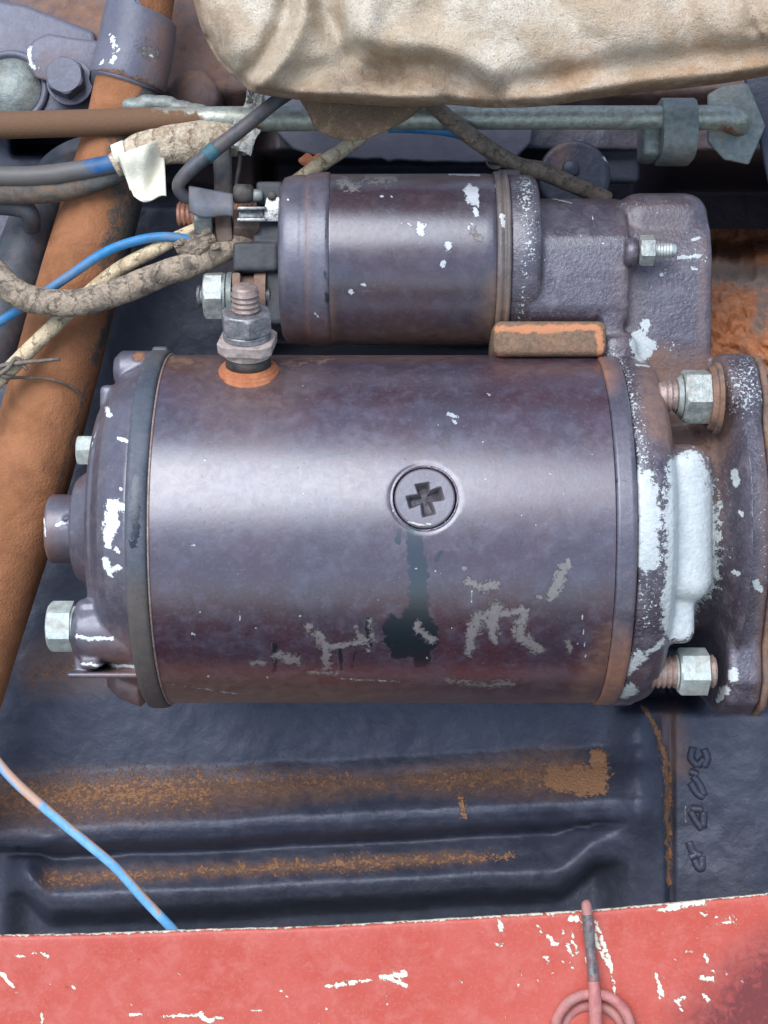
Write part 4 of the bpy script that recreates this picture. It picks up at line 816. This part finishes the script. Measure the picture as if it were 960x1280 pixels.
# ================================================================== RED PANEL
EP = [(-120, 1172), (0, 1168), (120, 1166), (250, 1161), (400, 1157), (500, 1151), (600, 1145), (740, 1137), (850, 1127), (960, 1116), (1100, 1102)]
ex = np.array([p[0] for p in EP]); ey = np.array([p[1] for p in EP])
pxs = np.arange(-120, 1101, 4.0); pe = np.interp(pxs, ex, ey) + 1.5 * fbm(pxs / 40, pxs * 0, 3, 2) + 1.0 * fbm(pxs / 8, pxs * 0, 2, 6)
prof = [(0, 0)] + [(d_, 1) for d_ in []]
steps = [(5, -30), (1.5, -10), (0.5, 10), (0, 22), (1.5, 27), (4, 29.5), (8, 30)] + [(q_, 30 + q_ * 0.06) for q_ in np.arange(12, 260, 4.0)]
V = []
for (dy_, z_) in steps:
    for x_, e_ in zip(pxs, pe):
        zz = z_ + (4 * float(vn(x_ / 260, dy_ / 140, 3)) if dy_ > 8 else 4 * float(vn(x_ / 260, 8 / 140, 3)))
        V.append(F(x_, e_ + dy_, zz))
nxp = len(pxs); FF = [(j * nxp + i, j * nxp + i + 1, (j + 1) * nxp + i + 1, (j + 1) * nxp + i) for j in range(len(steps) - 1) for i in range(nxp - 1)]
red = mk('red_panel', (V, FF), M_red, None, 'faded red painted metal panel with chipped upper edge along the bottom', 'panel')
off = lambda d_: [(x_, float(np.interp(x_, ex, ey)) + d_) for x_ in np.linspace(-20, 980, 14)]
R_ = random.Random(8)
ch = [(off(1), [1.5, 1.2, 2.6, 1.6, 1.4, 1.8, 2.8, 2.2, 2.6, 2.2, 1.8, 1.4], .85), ([(0, 1216), (20, 1238)], [3, 1.6]), ([(53, 1191), (60, 1194)], [2, 4]), ([(20, 1197), (45, 1192)], 1.5, .8), ([(52, 1265), (53, 1282)], 1.6, .9),
    ([(155, 1268), (215, 1270), (250, 1268), (262, 1277), (282, 1270)], [1, 2, 3, 4, 1.5], .95), ([(290, 1266), (335, 1262)], 1.2, .75), ([(400, 1234), (425, 1231), (455, 1226), (510, 1218)], [1.4, 4, 2, 3], .9), ([(470, 1222), (506, 1217)], [1.5, 5], .95), ([(485, 1222), (508, 1232)], 3, .9),
    ([(625, 1152), (627, 1163)], 3), ([(684, 1170), (695, 1180)], [3, 5]), ([(681, 1195), (686, 1202)], 3), ([(620, 1180), (628, 1182)], 2.5), ([(712, 1150), (722, 1148)], 4), ([(835, 1133), (880, 1127)], [3, 6, 5], .95), ([(820, 1138), (850, 1136)], 2.5, .9),
    ([(744, 1150), (748, 1185), (765, 1215), (770, 1250), (768, 1262)], [3, 2.2, 2, 1.6, 1.2], .95), ([(748, 1160), (758, 1190), (764, 1210)], [2.5, 3, 3.5], .95), ([(742, 1165), (746, 1185)], [3, 3]), ([(708, 1180), (716, 1195)], [3, 3]), ([(720, 1182), (722, 1192)], 2.4), ([(820, 1218), (826, 1245)], [3, 4]), ([(883, 1194), (884, 1202)], [4, 2.5]), ([(855, 1189), (865, 1189)], 1.6, .9), ([(878, 1222), (892, 1224)], [4, 3]), ([(845, 1250), (858, 1247)], 2.6), ([(845, 1252), (852, 1262)], 2), ([(880, 1243), (886, 1252)], 2.6), ([(890, 1213), (892, 1216)], 2.5),
    ([(482, 1240), (484, 1258)], 1.5, .8), ([(645, 1240), (655, 1212)], 1, .7)]
for i in range(26): x_, y_ = R_.gauss(905, 22), R_.gauss(1150, 11); ch.append(([(x_, y_), (x_ + R_.uniform(-6, 6), y_ + R_.uniform(-5, 5))], R_.uniform(.8, 1.7), .8))
for i in range(24): x_, y_ = R_.gauss(710, 22), R_.gauss(1185, 20); ch.append(([(x_, y_), (x_ + R_.uniform(-3, 3), y_ + R_.uniform(1, 8))], R_.uniform(.8, 2), .85))
for i in range(40): x_, y_ = R_.uniform(0, 960), R_.uniform(1180, 1285); ch.append(([(x_, y_), (x_ + R_.uniform(-8, 8), y_ + R_.uniform(-3, 3))], R_.uniform(.6, 1.3), .72))
ch = [(c_[0], [q_ * .78 for q_ in c_[1]] if isinstance(c_[1], list) else c_[1] * .8) + tuple(c_[2:]) for c_ in ch]
mark(red, 'chip', ch, front=False)
mark(red, 'haze', [([(995, 1205), (950, 1245), (905, 1310)], [40, 44, 50], 1.7), ([(985, 1240), (960, 1290)], 50, 1.7)], front=False)  # darker maroon patch over the lower right corner
mark(red, 'grey', [(off(-1), 1.6, .7)], front=False)

# wire hook over the panel's edge
hk = thing('wire_hook', 'rusty pink wire hook with a coiled ring clipped over the red panel edge', 'hook', (738, 1200, 50))
sh = mktube('shank', [(735, 1150, -10, 4), (733, 1136, 20, 5), (733, 1131, 40, 6), (734, 1145, 48, 6.2), (737, 1175, 50, 6.2), (740, 1205, 52, 6), (742, 1230, 56, 7), (744, 1260, 62, 8), (745, 1320, 66, 8.5)], M_pink, hk, n=24, wob=.2)
M_hookrust = zinc('hook_rust', (0.10, 0.09, 0.09), (0.22, 0.2, 0.2), 0.5, 0.4, rust=(0.3, 0.05, 0.05), rusta=0.5)
mktube('bare_section', [(734, 1143, 48, 6.6), (736, 1165, 49.5, 6.9), (739, 1195, 51.5, 6.6), (741, 1215, 54, 6.8), (742, 1226, 56, 7.2)], M_hookrust, hk, n=24, wob=.25)
for (cy_, rr_, z_) in ((1288, 46, 52), (1294, 38, 40)):
    pts_ = [(741 + rr_ * 1.02 * math.sin(a), cy_ - rr_ * math.cos(a), z_ + 6 * math.sin(a), 6.6) for a in np.linspace(0, 2 * math.pi, 17)]
    mktube('coil', pts_, M_pink, hk, n=16)

# ================================================================== stand the whole assembly up in world space (Z is up)
for o in list(COL.objects):
    if o.parent is None and o not in LAMPS:
        o.matrix_basis = ROT @ o.matrix_basis
